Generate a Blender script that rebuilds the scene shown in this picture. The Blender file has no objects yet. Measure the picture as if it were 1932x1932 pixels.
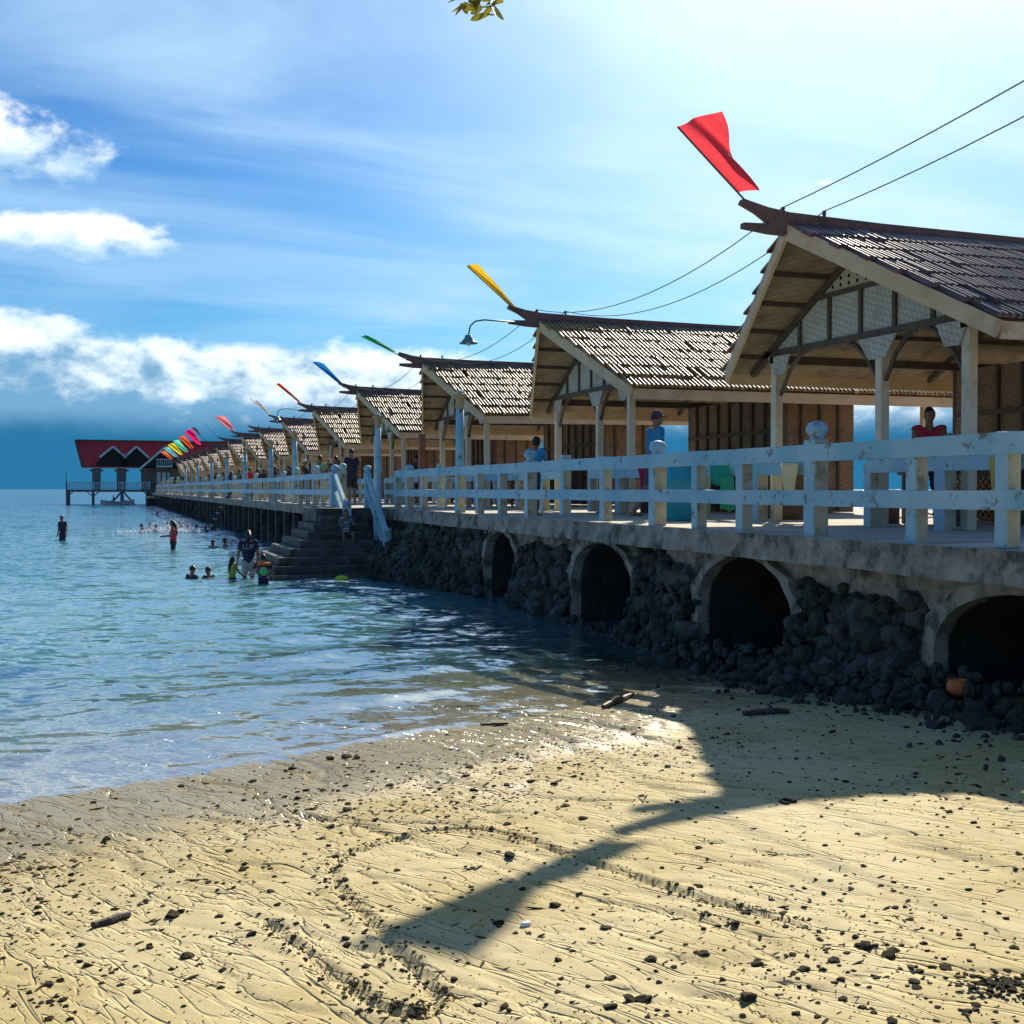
import bpy, math, random
import numpy as np
from mathutils import Vector, Matrix, Euler
random.seed(7)
RNG = np.random.default_rng(11)
R = math.radians
scene = bpy.context.scene
COL = scene.collection

# ------------------------------------------------------------------ camera
EYE = 2.2
FPX = 2227.0            # focal length for a 1932 px wide picture
PITCH = math.atan(43.0/FPX)
cam_d = bpy.data.cameras.new('camera'); cam = bpy.data.objects.new('camera', cam_d); COL.objects.link(cam)
cam.location = (0, 0, EYE); cam.rotation_euler = (R(90)-PITCH, 0, 0)
cam_d.sensor_width = 36; cam_d.lens = 36*FPX/1932; cam_d.clip_start = 0.05; cam_d.clip_end = 20000
scene.camera = cam

# ------------------------------------------------------------------ world, sun, exposure
SUN = Vector((0.43, 1.605, 1.0)).normalized()
SUN_EL = math.asin(SUN.z); SUN_AZ = math.atan2(SUN.x, SUN.y)
SKY_STRENGTH = 0.072
scene.view_settings.view_transform = 'Standard'; scene.view_settings.look = 'None'
scene.view_settings.gamma = 1.0; scene.view_settings.use_curve_mapping = False
scene.view_settings.exposure = 0.62
scene.cycles.max_bounces = 7; scene.cycles.diffuse_bounces = 3; scene.cycles.glossy_bounces = 3; scene.cycles.transparent_max_bounces = 10; scene.cycles.transmission_bounces = 3
world = bpy.data.worlds.new('World'); scene.world = world; world.use_nodes = True

class NT:
    """tiny helper for node trees"""
    def __init__(s, nt): s.nt = nt; s.nt.nodes.clear()
    def n(s, t, **kw):
        nd = s.nt.nodes.new(t)
        for k, v in kw.items(): setattr(nd, k, v)
        return nd
    def l(s, a, b): s.nt.links.new(a, b)
    def put(s, sock, v):
        if isinstance(v, bpy.types.NodeSocket): s.l(v, sock)
        elif v is not None: sock.default_value = v
    def math(s, op, a, b=None, c=None, clamp=False):
        m = s.n('ShaderNodeMath', operation=op, use_clamp=clamp)
        for i, v in enumerate((a, b, c)): 
            if v is not None: s.put(m.inputs[i], v)
        return m.outputs[0]
    def mix(s, f, a, b, blend='MIX'):
        m = s.n('ShaderNodeMix', data_type='RGBA', blend_type=blend)
        s.put(m.inputs[0], f)
        for sock, v in ((m.inputs[6], a), (m.inputs[7], b)):
            if isinstance(v, (tuple, list)): v = tuple(v)[:3]+(1,)
            s.put(sock, v)
        return m.outputs[2]
    def sstep(s, x, lo, hi, a=0.0, b=1.0):
        m = s.n('ShaderNodeMapRange', interpolation_type='SMOOTHSTEP')
        s.put(m.inputs[0], x); s.put(m.inputs[1], lo); s.put(m.inputs[2], hi); s.put(m.inputs[3], a); s.put(m.inputs[4], b)
        return m.outputs[0]
    def noise(s, vec, scale, detail=4, rough=0.55, dist=0.0, dim='3D'):
        t = s.n('ShaderNodeTexNoise', noise_dimensions=dim)
        s.put(t.inputs['Vector'], vec); s.put(t.inputs['Scale'], scale); t.inputs['Detail'].default_value = detail
        t.inputs['Roughness'].default_value = rough; t.inputs['Distortion'].default_value = dist
        return t.outputs[0]
    def vmath(s, op, a, b=None, scale=None):
        m = s.n('ShaderNodeVectorMath', operation=op)
        s.put(m.inputs[0], a)
        if b is not None: s.put(m.inputs[1], b)
        if scale is not None: s.put(m.inputs['Scale'], scale)
        return m
    def comb(s, x, y, z):
        c = s.n('ShaderNodeCombineXYZ')
        for i, v in enumerate((x, y, z)): s.put(c.inputs[i], v)
        return c.outputs[0]
    def sep(s, v):
        c = s.n('ShaderNodeSeparateXYZ'); s.l(v, c.inputs[0]); return c.outputs

def build_world():
    w = NT(world.node_tree)
    out = w.n('ShaderNodeOutputWorld'); bg = w.n('ShaderNodeBackground'); w.l(bg.outputs[0], out.inputs[0])
    bg.inputs[1].default_value = SKY_STRENGTH
    sky = w.n('ShaderNodeTexSky', sky_type='NISHITA', sun_disc=False, sun_elevation=SUN_EL, sun_rotation=SUN_AZ,
              altitude=0, air_density=1.1, dust_density=0.7, ozone_density=3.0)
    hs = w.n('ShaderNodeHueSaturation'); hs.inputs['Saturation'].default_value = 1.12; hs.inputs['Value'].default_value = 1.0
    w.l(sky.outputs[0], hs.inputs['Color'])
    tz = w.sep(w.vmath('NORMALIZE', w.n('ShaderNodeTexCoord').outputs['Generated']).outputs[0])[2]
    col = w.mix(1.0, hs.outputs[0], w.mix(w.sstep(tz, .12, .42), (.24, .58, .88), (.13, .46, .86)), 'MULTIPLY')
    tc = w.n('ShaderNodeTexCoord')
    nv = w.vmath('NORMALIZE', tc.outputs['Generated']).outputs[0]
    x, y, z = w.sep(nv)
    el = w.math('MULTIPLY', w.math('ARCSINE', z), 57.2958)
    az = w.math('MULTIPLY', w.math('ARCTAN2', x, y), 57.2958)
    # thin high cloud drawn out in streaks
    zz = w.math('ADD', w.math('MAXIMUM', z, 0.0), 0.12)
    u = w.math('DIVIDE', x, zz); v = w.math('DIVIDE', y, zz)
    u2 = w.math('ADD', w.math('MULTIPLY', u, 0.86), w.math('MULTIPLY', v, 0.34))
    v2 = w.math('SUBTRACT', w.math('MULTIPLY', v, 0.86), w.math('MULTIPLY', u, 0.34))
    cv = w.comb(w.math('MULTIPLY', u2, 0.55), w.math('MULTIPLY', v2, 1.15), 3.7)
    c1 = w.noise(cv, 1.35, 7, 0.56, 0.5)
    c2 = w.noise(w.comb(u, v, 9.1), 0.42, 3, 0.5)
    cir = w.math('ADD', w.math('MULTIPLY', c1, 0.62), w.math('MULTIPLY', c2, 0.50))
    sd = w.vmath('DOT_PRODUCT', nv, tuple(SUN)).outputs['Value']
    ang = w.math('MULTIPLY', w.math('ARCCOSINE', w.math('MINIMUM', sd, 0.99999)), 57.2958)
    glow = w.math('EXPONENT', w.math('MULTIPLY', w.math('POWER', w.math('DIVIDE', ang, 17.5), 2.0), -1.0))
    veil = w.math('EXPONENT', w.math('MULTIPLY', w.math('POWER', w.math('DIVIDE', ang, 30.0), 2.0), -1.0))
    cir = w.math('ADD', cir, w.math('MULTIPLY', veil, 0.13))
    cfac = w.math('MULTIPLY', w.sstep(cir, 0.515, 0.80), 0.86)
    ccol = w.mix(veil, (3.4, 6.0, 9.0), (7.4, 9.8, 11.2))
    col = w.mix(cfac, col, ccol)
    # glare of the sun in the thin cloud
    col = w.mix(w.math('MULTIPLY', glow, 0.86), col, (10.8, 12.4, 13.0))
    # low cumulus bank all round the horizon, higher in places
    cyl = w.comb(w.math('MULTIPLY', w.math('SINE', w.math('MULTIPLY', az, 0.0174533)), 8.0),
                 w.math('MULTIPLY', w.math('COSINE', w.math('MULTIPLY', az, 0.0174533)), 8.0), w.math('MULTIPLY', el, 0.24))
    big = w.noise(cyl, 0.55, 2, 0.5)
    puff = w.noise(cyl, 2.3, 8, 0.60, 0.15)
    fine = w.noise(cyl, 2.6, 6, 0.6, 0.2)
    swell = w.math('MULTIPLY', w.math('COSINE', w.math('MULTIPLY', w.math('ADD', az, 27.0), 0.0174533*4.2)), 1.15)
    top = w.math('ADD', w.math('ADD', 6.5, swell), w.math('ADD', w.math('MULTIPLY', w.math('SUBTRACT', big, 0.5), 3.0), w.math('MULTIPLY', w.math('SUBTRACT', puff, 0.5), 3.0)))
    below = w.math('SUBTRACT', top, el)
    bank = w.sstep(below, -0.15, 0.65)
    lit = w.sstep(w.math('ADD', below, w.math('MULTIPLY', w.math('SUBTRACT', fine, 0.5), 8.5)), 0.0, 3.3)
    bcol = w.mix(lit, (9.8, 11.0, 11.4), (1.7, 3.9, 6.2))
    # haze far below the bank, where rain dims the horizon
    low = w.sstep(w.math('ADD', el, w.math('MULTIPLY', w.math('SUBTRACT', puff, 0.5), 1.2)), 3.9, 2.3)
    bcol = w.mix(low, bcol, (0.22, 1.75, 3.5))
    col = w.mix(bank, col, bcol)
    # two detached cumulus clouds and a small one
    for (a0, e0, ra, re) in ((-23.2, 14.9, 3.9, 2.0), (-21.8, 11.3, 5.8, 1.0), (14.8, 14.0, 1.0, 0.42), (-64.0, 13.0, 8.0, 2.6), (58.0, 15.0, 9.0, 2.0), (120.0, 14.0, 9.0, 2.5), (-130.0, 16.0, 9.0, 2.5)):
        dx = w.math('DIVIDE', w.math('SUBTRACT', az, a0), ra); dy = w.math('DIVIDE', w.math('SUBTRACT', el, e0), re)
        rr = w.math('SQRT', w.math('ADD', w.math('MULTIPLY', dx, dx), w.math('MULTIPLY', dy, dy)))
        dens = w.math('SUBTRACT', w.math('ADD', 1.0, w.math('MULTIPLY', w.math('SUBTRACT', puff, 0.5), 3.2)), rr)
        m = w.sstep(dens, 0.02, 0.75)
        shade = w.mix(w.sstep(w.math('ADD', dy, w.math('MULTIPLY', w.math('SUBTRACT', fine, 0.5), 3.0)), -0.7, 0.5), (5.0, 7.2, 9.0), (11.0, 11.6, 11.8))
        col = w.mix(w.math('MULTIPLY', m, 0.93), col, shade)
    # below the horizon: dull sea colour
    col = w.mix(w.sstep(el, -0.4, -1.5), col, (0.5, 1.6, 2.4))
    w.l(col, bg.inputs[0])
build_world()
world.cycles.sampling_method = 'MANUAL'; world.cycles.sample_map_resolution = 512

sun_d = bpy.data.lights.new('sun', 'SUN'); sun_d.energy = 4.6; sun_d.angle = R(0.53); sun_d.color = (1.0, 0.91, 0.74)
sun = bpy.data.objects.new('sun', sun_d); COL.objects.link(sun); sun.location = (20, 60, 60)
sun.rotation_euler = SUN.to_track_quat('Z', 'Y').to_euler()

# ------------------------------------------------------------------ pier frame: p across (away from the beach), s along
TH = math.atan2(0.3261, 0.9453)
NX, NY = math.cos(TH), math.sin(TH); DX, DY = -NY, NX
DK = 1.69               # deck height above the water
def W(p, s, z=0.0): return Vector((NX*p+DX*s, NY*p+DY*s, z))

# ------------------------------------------------------------------ numpy noise
def _h(i, j, k):
    v = np.sin(i*127.1+j*311.7+k*74.7)*43758.5453
    return v-np.floor(v)
def vnoise(x, y, z=0.0):
    x, y = np.asarray(x, float), np.asarray(y, float)
    if np.ndim(z) == 0:
        xi, yi = np.floor(x), np.floor(y); fx, fy = x-xi, y-yi; fx, fy = fx*fx*(3-2*fx), fy*fy*(3-2*fy)
        a, b, c, d = _h(xi, yi, z), _h(xi+1, yi, z), _h(xi, yi+1, z), _h(xi+1, yi+1, z)
        a = a+(b-a)*fx; c = c+(d-c)*fx
        return (a+(c-a)*fy)*2-1
    xi, yi, zi = np.floor(x), np.floor(y), np.floor(z); fx, fy, fz = x-xi, y-yi, z-zi
    fx, fy, fz = fx*fx*(3-2*fx), fy*fy*(3-2*fy), fz*fz*(3-2*fz)
    r = 0
    for a in (0, 1):
        for b in (0, 1):
            for c in (0, 1):
                r = r+_h(xi+a, yi+b, zi+c)*(fx if a else 1-fx)*(fy if b else 1-fy)*(fz if c else 1-fz)
    return r*2-1
def fbm(x, y, o=4, z=0.0):
    r = 0; a = 0.5; f = 1.0
    for i in range(o): r = r+a*vnoise(np.asarray(x)*f+i*17.3, np.asarray(y)*f-i*9.1, np.asarray(z)*f); a *= .5; f *= 2.03
    return r

# ------------------------------------------------------------------ sand
def q_of(X, Y): return 0.673*X-0.74*Y+8.37
def beach(X, Y):
    q = q_of(X, Y)
    land = 0.066*q+0.0012*np.maximum(q, 0)**2*0
    sea = -0.50*(1-np.exp(np.minimum(q, 0)/9.0))-1.6*(1-np.exp(np.minimum(q, 0)/160.0))
    far = np.minimum(land, 0.85)
    return np.where(q > 0, far, sea)
def pix_dir(px, py):
    a, b = (px-966)/FPX, (966-py)/FPX
    return np.array([a, math.cos(PITCH)+b*math.sin(PITCH), -math.sin(PITCH)+b*math.cos(PITCH)])
def ground(px, py, zf=None):
    d = pix_dir(px, py); z = 0.1
    for _ in range(30):
        t = (z-EYE)/d[2]; X, Y = d[0]*t, d[1]*t
        z = float(beach(X, Y)) if zf is None else zf
    return X, Y, z
TRACK_PX = [(1545, 1750), (1400, 1715), (1250, 1672), (1100, 1622), (980, 1578), (890, 1562), (800, 1568), (720, 1588), (650, 1612), (622, 1636),
            (632, 1668), (680, 1722), (730, 1772), (775, 1818), (812, 1862), (820, 1892), (800, 1912), (760, 1908), (690, 1880), (620, 1832), (560, 1785), (505, 1738)]
TRACK = np.array([ground(a, b)[:2] for a, b in TRACK_PX])
def dist_poly(X, Y, P):
    d = np.full(np.shape(X), 1e9)
    for a, b in zip(P[:-1], P[1:]):
        ab = b-a; L = ab@ab
        t = np.clip(((X-a[0])*ab[0]+(Y-a[1])*ab[1])/L, 0, 1)
        d = np.minimum(d, np.hypot(X-a[0]-t*ab[0], Y-a[1]-t*ab[1]))
    return d
def sand_z(X, Y):
    X = np.asarray(X, float); Y = np.asarray(Y, float)
    q = q_of(X, Y); u = 0.74*X+0.673*Y
    z = beach(X, Y)
    near = np.clip((14.0-np.hypot(X, Y-5))/4.0, 0, 1)
    z = z+near*(0.016*fbm(X*.55, Y*.55, 3)+0.005*fbm(X*2.1+3, Y*2.1, 4)+0.003*fbm(X*9, Y*9, 2))
    wob = 0.55*fbm(q*.7+4, u*.5, 3)+0.10*fbm(q*3.1, u*3.0, 2)
    for (fu, fq, dep, wd, off, gate) in ((1.7, .16, .024, .034, 0.0, -.25), (3.1, .30, .018, .050, 31.0, -.15), (5.6, .45, .011, .075, 57.0, -.1)):
        nn = vnoise(u*fu+wob*fu*.9+off, q*fq+off)
        g = np.clip(fbm(X*.45+off, Y*.45, 2)*3+.6-gate, 0, 1)
        cut = np.exp(-(nn/wd)**2)
        step = 1/(1+np.exp(-nn/(wd*.5)))
        z = z-near*g*dep*cut+near*g*dep*.40*(step-.5)*np.exp(-(nn/(wd*4))**2)
    dt = dist_poly(X, Y, TRACK)+0.015*vnoise(X*2.2, Y*2.2)
    z = z-near*(0.030*np.exp(-(dt/.024)**2)-0.007*np.exp(-((dt-.055)/.02)**2))
    pit = vnoise(X*6.3+8, Y*6.3)
    z = z-near*0.008*np.clip((pit-.62)/.2, 0, 1)
    return z

# ------------------------------------------------------------------ materials
MATS = {}
def mat(name, c1, c2=None, scale=5.0, rough=0.8, bump=0.3, bscale=None, stain=None, sscale=2.0, samt=(0.55, 0.7), rand=0.0, metal=0.0,
        spec=0.4, detail=5, stretch=None, obj=False, trans=0.0, bdist=0.02):
    if name in MATS: return MATS[name]
    m = bpy.data.materials.new(name); m.use_nodes = True; t = NT(m.node_tree)
    out = t.n('ShaderNodeOutputMaterial'); bs = t.n('ShaderNodeBsdfPrincipled'); t.l(bs.outputs[0], out.inputs[0])
    if obj: pos = t.n('ShaderNodeTexCoord').outputs['Object']
    else: pos = t.n('ShaderNodeNewGeometry').outputs['Position']
    if stretch: pos = t.vmath('MULTIPLY', pos, stretch).outputs[0]
    nz = t.noise(pos, scale, detail, 0.6)
    col = t.mix(t.sstep(nz, 0.3, 0.7), c1, c2 or tuple(min(1, v*1.3) for v in c1))
    if stain:
        n2 = t.noise(pos, sscale, 6, 0.68)
        col = t.mix(t.sstep(n2, samt[0], samt[1]), col, stain)
    if rand:
        oi = t.n('ShaderNodeObjectInfo').outputs['Random']; gi = t.n('ShaderNodeNewGeometry').outputs['Random Per Island']
        r = t.math('FRACT', t.math('ADD', oi, gi))
        f = t.math('ADD', 1-rand, t.math('MULTIPLY', r, 2*rand))
        col = t.mix(1.0, col, t.comb(f, f, f), 'MULTIPLY')
    t.l(col, bs.inputs['Base Color'])
    bs.inputs['Roughness'].default_value = rough; bs.inputs['Metallic'].default_value = metal; bs.inputs['Specular IOR Level'].default_value = spec
    if bump:
        b = t.n('ShaderNodeBump'); b.inputs['Strength'].default_value = bump; b.inputs['Distance'].default_value = bdist
        t.l(t.noise(pos, bscale or scale*4, 5, 0.6), b.inputs['Height']); t.l(b.outputs[0], bs.inputs['Normal'])
    if trans:
        tr = t.n('ShaderNodeBsdfTranslucent'); t.l(col, tr.inputs[0]); mx = t.n('ShaderNodeMixShader'); mx.inputs[0].default_value = trans
        t.l(bs.outputs[0], mx.inputs[1]); t.l(tr.outputs[0], mx.inputs[2]); t.l(mx.outputs[0], out.inputs[0])
    MATS[name] = m
    return m
PAINT = mat('pale_blue_paint', (.23, .47, .56), (.42, .60, .64), 1.0, .62, .35, 28, stain=(.17, .17, .13), sscale=5.5, samt=(.56, .66), detail=6, bdist=.012)
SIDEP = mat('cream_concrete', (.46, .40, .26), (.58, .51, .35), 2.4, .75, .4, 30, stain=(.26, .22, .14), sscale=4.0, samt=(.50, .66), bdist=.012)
CONC = mat('old_concrete', (.25, .225, .18), (.42, .375, .295), 4.2, .92, .8, 18, stain=(.07, .08, .06), sscale=2.6, samt=(.45, .64), bdist=.03)
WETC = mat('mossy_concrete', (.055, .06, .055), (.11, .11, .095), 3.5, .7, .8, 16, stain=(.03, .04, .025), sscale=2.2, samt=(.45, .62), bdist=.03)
DECKM = mat('deck_concrete', (.42, .38, .30), (.56, .50, .40), 1.7, .9, .4, 18, stain=(.20, .18, .14), sscale=1.1)
STONE = mat('coral_stone', (.040, .042, .036), (.105, .10, .085), 5.5, .9, .9, 22, stain=(.026, .040, .022), sscale=1.6, samt=(.43, .60), rand=.5, bdist=.04)
STONE2 = mat('shore_rock', (.026, .028, .022), (.075, .072, .055), 9, .75, .9, 26, stain=(.02, .03, .015), sscale=3, rand=.4, bdist=.03)
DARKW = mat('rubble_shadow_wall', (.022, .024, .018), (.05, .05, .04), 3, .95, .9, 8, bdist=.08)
TILE = mat('split_bamboo', (.17, .088, .050), (.31, .165, .066), 3.0, .40, .25, 60, stain=(.10, .065, .06), sscale=2.2, samt=(.5, .7), rand=.35, spec=.28, bdist=.004)
TILE_F = mat('split_bamboo_red', (.20, .075, .045), (.36, .14, .075), 3.0, .46, 0, stain=(.10, .06, .055), sscale=1.6, samt=(.5, .7), rand=.4, spec=.35)
RIDGE = mat('ridge_timber', (.13, .075, .065), (.20, .11, .085), 3, .65, .35, 30, stretch=(1, 1, 1), stain=(.07, .05, .05), sscale=2)
TRIM = mat('tan_trim_paint', (.56, .40, .22), (.66, .50, .30), 2.4, .7, .25, 30, stain=(.34, .22, .12), sscale=2.1, samt=(.56, .75))
POSTM = mat('cream_post_paint', (.60, .52, .36), (.70, .62, .46), 2.2, .7, .25, 30, stain=(.36, .28, .17), sscale=3, samt=(.56, .75))
DTIMB = mat('dark_timber', (.075, .058, .042), (.12, .09, .062), 6, .75, .3, 40)
RUST = mat('red_brown_paint', (.24, .09, .055), (.32, .13, .08), 4, .7, .25, 30)
GREYP = mat('far_blue_grey_paint', (.30, .42, .44), (.42, .53, .54), 1.5, .7, .2, 12, stain=(.15, .2, .2), sscale=1.2)
FABRIC = {}
def cloth(name, c, trans=0.0): return mat('cloth_'+name, c, tuple(min(1, v*1.12) for v in c), 18, .85, .25, 90, trans=trans, spec=.2, bdist=.004)
def weave(name, ca, cb, sc=26.0):
    """woven bamboo mat: diagonal over-under strips (object space)"""
    m = bpy.data.materials.new(name); m.use_nodes = True; t = NT(m.node_tree)
    out = t.n('ShaderNodeOutputMaterial'); bs = t.n('ShaderNodeBsdfPrincipled'); t.l(bs.outputs[0], out.inputs[0])
    pos = t.n('ShaderNodeTexCoord').outputs['Object']; x, y, z = t.sep(pos)
    h = t.math('ADD', x, y)
    a = t.math('MULTIPLY', t.math('ADD', h, z), sc); b = t.math('MULTIPLY', t.math('SUBTRACT', h, z), sc)
    fa = t.math('ABSOLUTE', t.math('SUBTRACT', t.math('FRACT', a), .5)); fb = t.math('ABSOLUTE', t.math('SUBTRACT', t.math('FRACT', b), .5))
    st = t.math('FRACT', t.math('DIVIDE', t.math('ADD', t.math('FLOOR', a), t.math('MULTIPLY', t.math('FLOOR', b), 2.0)), 4.0))
    over = t.math('GREATER_THAN', st, .49)
    nz = t.noise(pos, 2.2, 5, .6)
    c = t.mix(over, ca, cb); c = t.mix(t.sstep(nz, .45, .75), c, tuple(v*.55 for v in ca))
    t.l(c, bs.inputs['Base Color']); bs.inputs['Roughness'].default_value = .75
    edge = t.math('MAXIMUM', fa, fb)
    hgt = t.math('ADD', t.math('MULTIPLY', over, .5), t.sstep(edge, .5, .3))
    bp = t.n('ShaderNodeBump'); bp.inputs['Strength'].default_value = .6; bp.inputs['Distance'].default_value = .006
    t.l(hgt, bp.inputs['Height']); t.l(bp.outputs[0], bs.inputs['Normal'])
    MATS[name] = m; return m
AMAK_B = weave('woven_brown', (.20, .125, .075), (.27, .175, .105), 14)
AMAK_C = weave('woven_ceiling', (.30, .22, .14), (.40, .30, .20), 12)
AMAK_W = weave('woven_pale', (.56, .54, .44), (.40, .40, .33), 15)

# ------------------------------------------------------------------ mesh helper
class MB:
    def __init__(s): s.v = []; s.f = []
    def add(s, vs, fs):
        o = len(s.v); s.v += [tuple(map(float, v)) for v in vs]; s.f += [tuple(i+o for i in f) for f in fs]; return s
    def box(s, x0, x1, y0, y1, z0, z1, c=0.0):
        if c <= 0:
            vs = [(x, y, z) for z in (z0, z1) for y in (y0, y1) for x in (x0, x1)]
            return s.add(vs, [(0, 2, 3, 1), (4, 5, 7, 6), (0, 1, 5, 4), (2, 6, 7, 3), (0, 4, 6, 2), (1, 3, 7, 5)])
        vs = []
        X, Y, Z = (x0, x1), (y0, y1), (z0, z1); idx = {}
        for i in (0, 1):
            for j in (0, 1):
                for k in (0, 1):
                    px, py, pz = X[i], Y[j], Z[k]; sx, sy, sz = (1-2*i)*c, (1-2*j)*c, (1-2*k)*c
                    for ax, pt in enumerate(((px, py+sy, pz+sz), (px+sx, py, pz+sz), (px+sx, py+sy, pz))):
                        idx[i, j, k, ax] = len(vs); vs.append(pt)
        fs = []
        for i in (0, 1):
            q = [idx[i, 0, 0, 0], idx[i, 1, 0, 0], idx[i, 1, 1, 0], idx[i, 0, 1, 0]]; fs.append(q if i else q[::-1])
            q = [idx[0, i, 0, 1], idx[1, i, 0, 1], idx[1, i, 1, 1], idx[0, i, 1, 1]]; fs.append(q[::-1] if i else q)
            q = [idx[0, 0, i, 2], idx[1, 0, i, 2], idx[1, 1, i, 2], idx[0, 1, i, 2]]; fs.append(q if i else q[::-1])
        for a in (0, 1):
            for b in (0, 1):
                fs.append([idx[0, a, b, 1], idx[1, a, b, 1], idx[1, a, b, 2], idx[0, a, b, 2]])
                fs.append([idx[a, 0, b, 0], idx[a, 1, b, 0], idx[a, 1, b, 2], idx[a, 0, b, 2]])
                fs.append([idx[a, b, 0, 0], idx[a, b, 1, 0], idx[a, b, 1, 1], idx[a, b, 0, 1]])
                for c2 in (0, 1): fs.append([idx[a, b, c2, 0], idx[a, b, c2, 1], idx[a, b, c2, 2]])
        return s.add(vs, fs)
    def beam(s, a, b, w, h, up=(0, 0, 1)):
        a, b = Vector(a), Vector(b); d = (b-a).normalized(); u = Vector(up)
        if abs(d.dot(u)) > .99: u = Vector((1, 0, 0))
        sd = d.cross(u).normalized(); u = sd.cross(d).normalized()
        vs = [p+sd*(i*w/2)+u*(j*h/2) for p in (a, b) for (i, j) in ((-1, -1), (1, -1), (1, 1), (-1, 1))]
        return s.add(vs, [(0, 3, 2, 1), (4, 5, 6, 7), (0, 1, 5, 4), (1, 2, 6, 5), (2, 3, 7, 6), (3, 0, 4, 7)])
    def tube(s, pts, r, seg=8, cap=True):
        pts = [Vector(p) for p in pts]; rs = r if isinstance(r, (list, tuple)) else [r]*len(pts)
        vs = []; prev = None
        for i, p in enumerate(pts):
            d = (pts[min(i+1, len(pts)-1)]-pts[max(i-1, 0)]).normalized()
            ref = Vector((0, 0, 1)) if abs(d.z) < .95 else Vector((1, 0, 0))
            a = d.cross(ref).normalized() if prev is None else (prev-d*prev.dot(d)).normalized()
            prev = a; b = d.cross(a)
            vs += [p+(a*math.cos(2*math.pi*k/seg)+b*math.sin(2*math.pi*k/seg))*rs[i] for k in range(seg)]
        fs = [(i*seg+k, i*seg+(k+1) % seg, (i+1)*seg+(k+1) % seg, (i+1)*seg+k) for i in range(len(pts)-1) for k in range(seg)]
        if cap: fs += [tuple(range(seg))[::-1], tuple((len(pts)-1)*seg+k for k in range(seg))]
        return s.add(vs, fs)
    def lathe(s, prof, seg=16, c=(0, 0, 0)):
        vs = [(c[0]+r*math.cos(2*math.pi*k/seg), c[1]+r*math.sin(2*math.pi*k/seg), c[2]+z) for r, z in prof for k in range(seg)]
        n = len(prof)
        fs = [(i*seg+k, i*seg+(k+1) % seg, (i+1)*seg+(k+1) % seg, (i+1)*seg+k) for i in range(n-1) for k in range(seg)]
        fs += [tuple(range(seg))[::-1], tuple((n-1)*seg+k for k in range(seg))]
        return s.add(vs, fs)
    def ell(s, c, r, seg=12, rings=8, rot=None):
        vs = [(0, 0, -1)]+[(math.sin(math.pi*i/rings)*math.cos(2*math.pi*k/seg), math.sin(math.pi*i/rings)*math.sin(2*math.pi*k/seg), -math.cos(math.pi*i/rings)) for i in range(1, rings) for k in range(seg)]+[(0, 0, 1)]
        out = []
        for v in vs:
            w = Vector((v[0]*r[0], v[1]*r[1], v[2]*r[2]))
            if rot is not None: w = rot @ w
            out.append(w+Vector(c))
        fs = [(0, 1+(k+1) % seg, 1+k) for k in range(seg)]
        fs += [(1+i*seg+k, 1+i*seg+(k+1) % seg, 1+(i+1)*seg+(k+1) % seg, 1+(i+1)*seg+k) for i in range(rings-2) for k in range(seg)]
        L = len(vs)-1; fs += [(L, 1+(rings-2)*seg+k, 1+(rings-2)*seg+(k+1) % seg) for k in range(seg)]
        return s.add(out, fs)
    def prism(s, poly, axis, a, b):
        """extrude a 2-D polygon; axis 0: poly in (y,z), 1: (x,z), 2: (x,y)"""
        def P(q, t): return (t, q[0], q[1]) if axis == 0 else ((q[0], t, q[1]) if axis == 1 else (q[0], q[1], t))
        n = len(poly); vs = [P(q, a) for q in poly]+[P(q, b) for q in poly]
        return s.add(vs, [tuple(range(n))[::-1], tuple(range(n, 2*n))]+[(i, (i+1) % n, n+(i+1) % n, n+i) for i in range(n)])
    def mesh(s, name, m, smooth=False):
        me = bpy.data.meshes.new(name); me.from_pydata(s.v, [], s.f); me.materials.append(m)
        fix_normals(me)
        if smooth: me.polygons.foreach_set('use_smooth', [True]*len(me.polygons))
        me.update(); return me
    def build(s, name, m, parent=None, loc=(0, 0, 0), rotz=0.0, smooth=False):
        return link(name, s.mesh(name, m, smooth), parent, loc, rotz)
def fix_normals(me):
    import bmesh
    bm = bmesh.new(); bm.from_mesh(me); bmesh.ops.recalc_face_normals(bm, faces=bm.faces); bm.to_mesh(me); bm.free()
def link(name, me, parent=None, loc=(0, 0, 0), rotz=0.0):
    o = bpy.data.objects.new(name, me); COL.objects.link(o); o.location = loc; o.rotation_euler = (0, 0, rotz)
    if parent is not None: o.parent = parent
    return o
def tag(o, label=None, cat=None, group=None, kind=None):
    if label: o['label'] = label
    if cat: o['category'] = cat
    if group: o['group'] = group
    if kind: o['kind'] = kind
    return o
def thing(name, label, cat, loc=(0, 0, 0), rotz=0.0, group=None):
    return tag(link(name, None, None, loc, rotz), label, cat, group)
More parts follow.
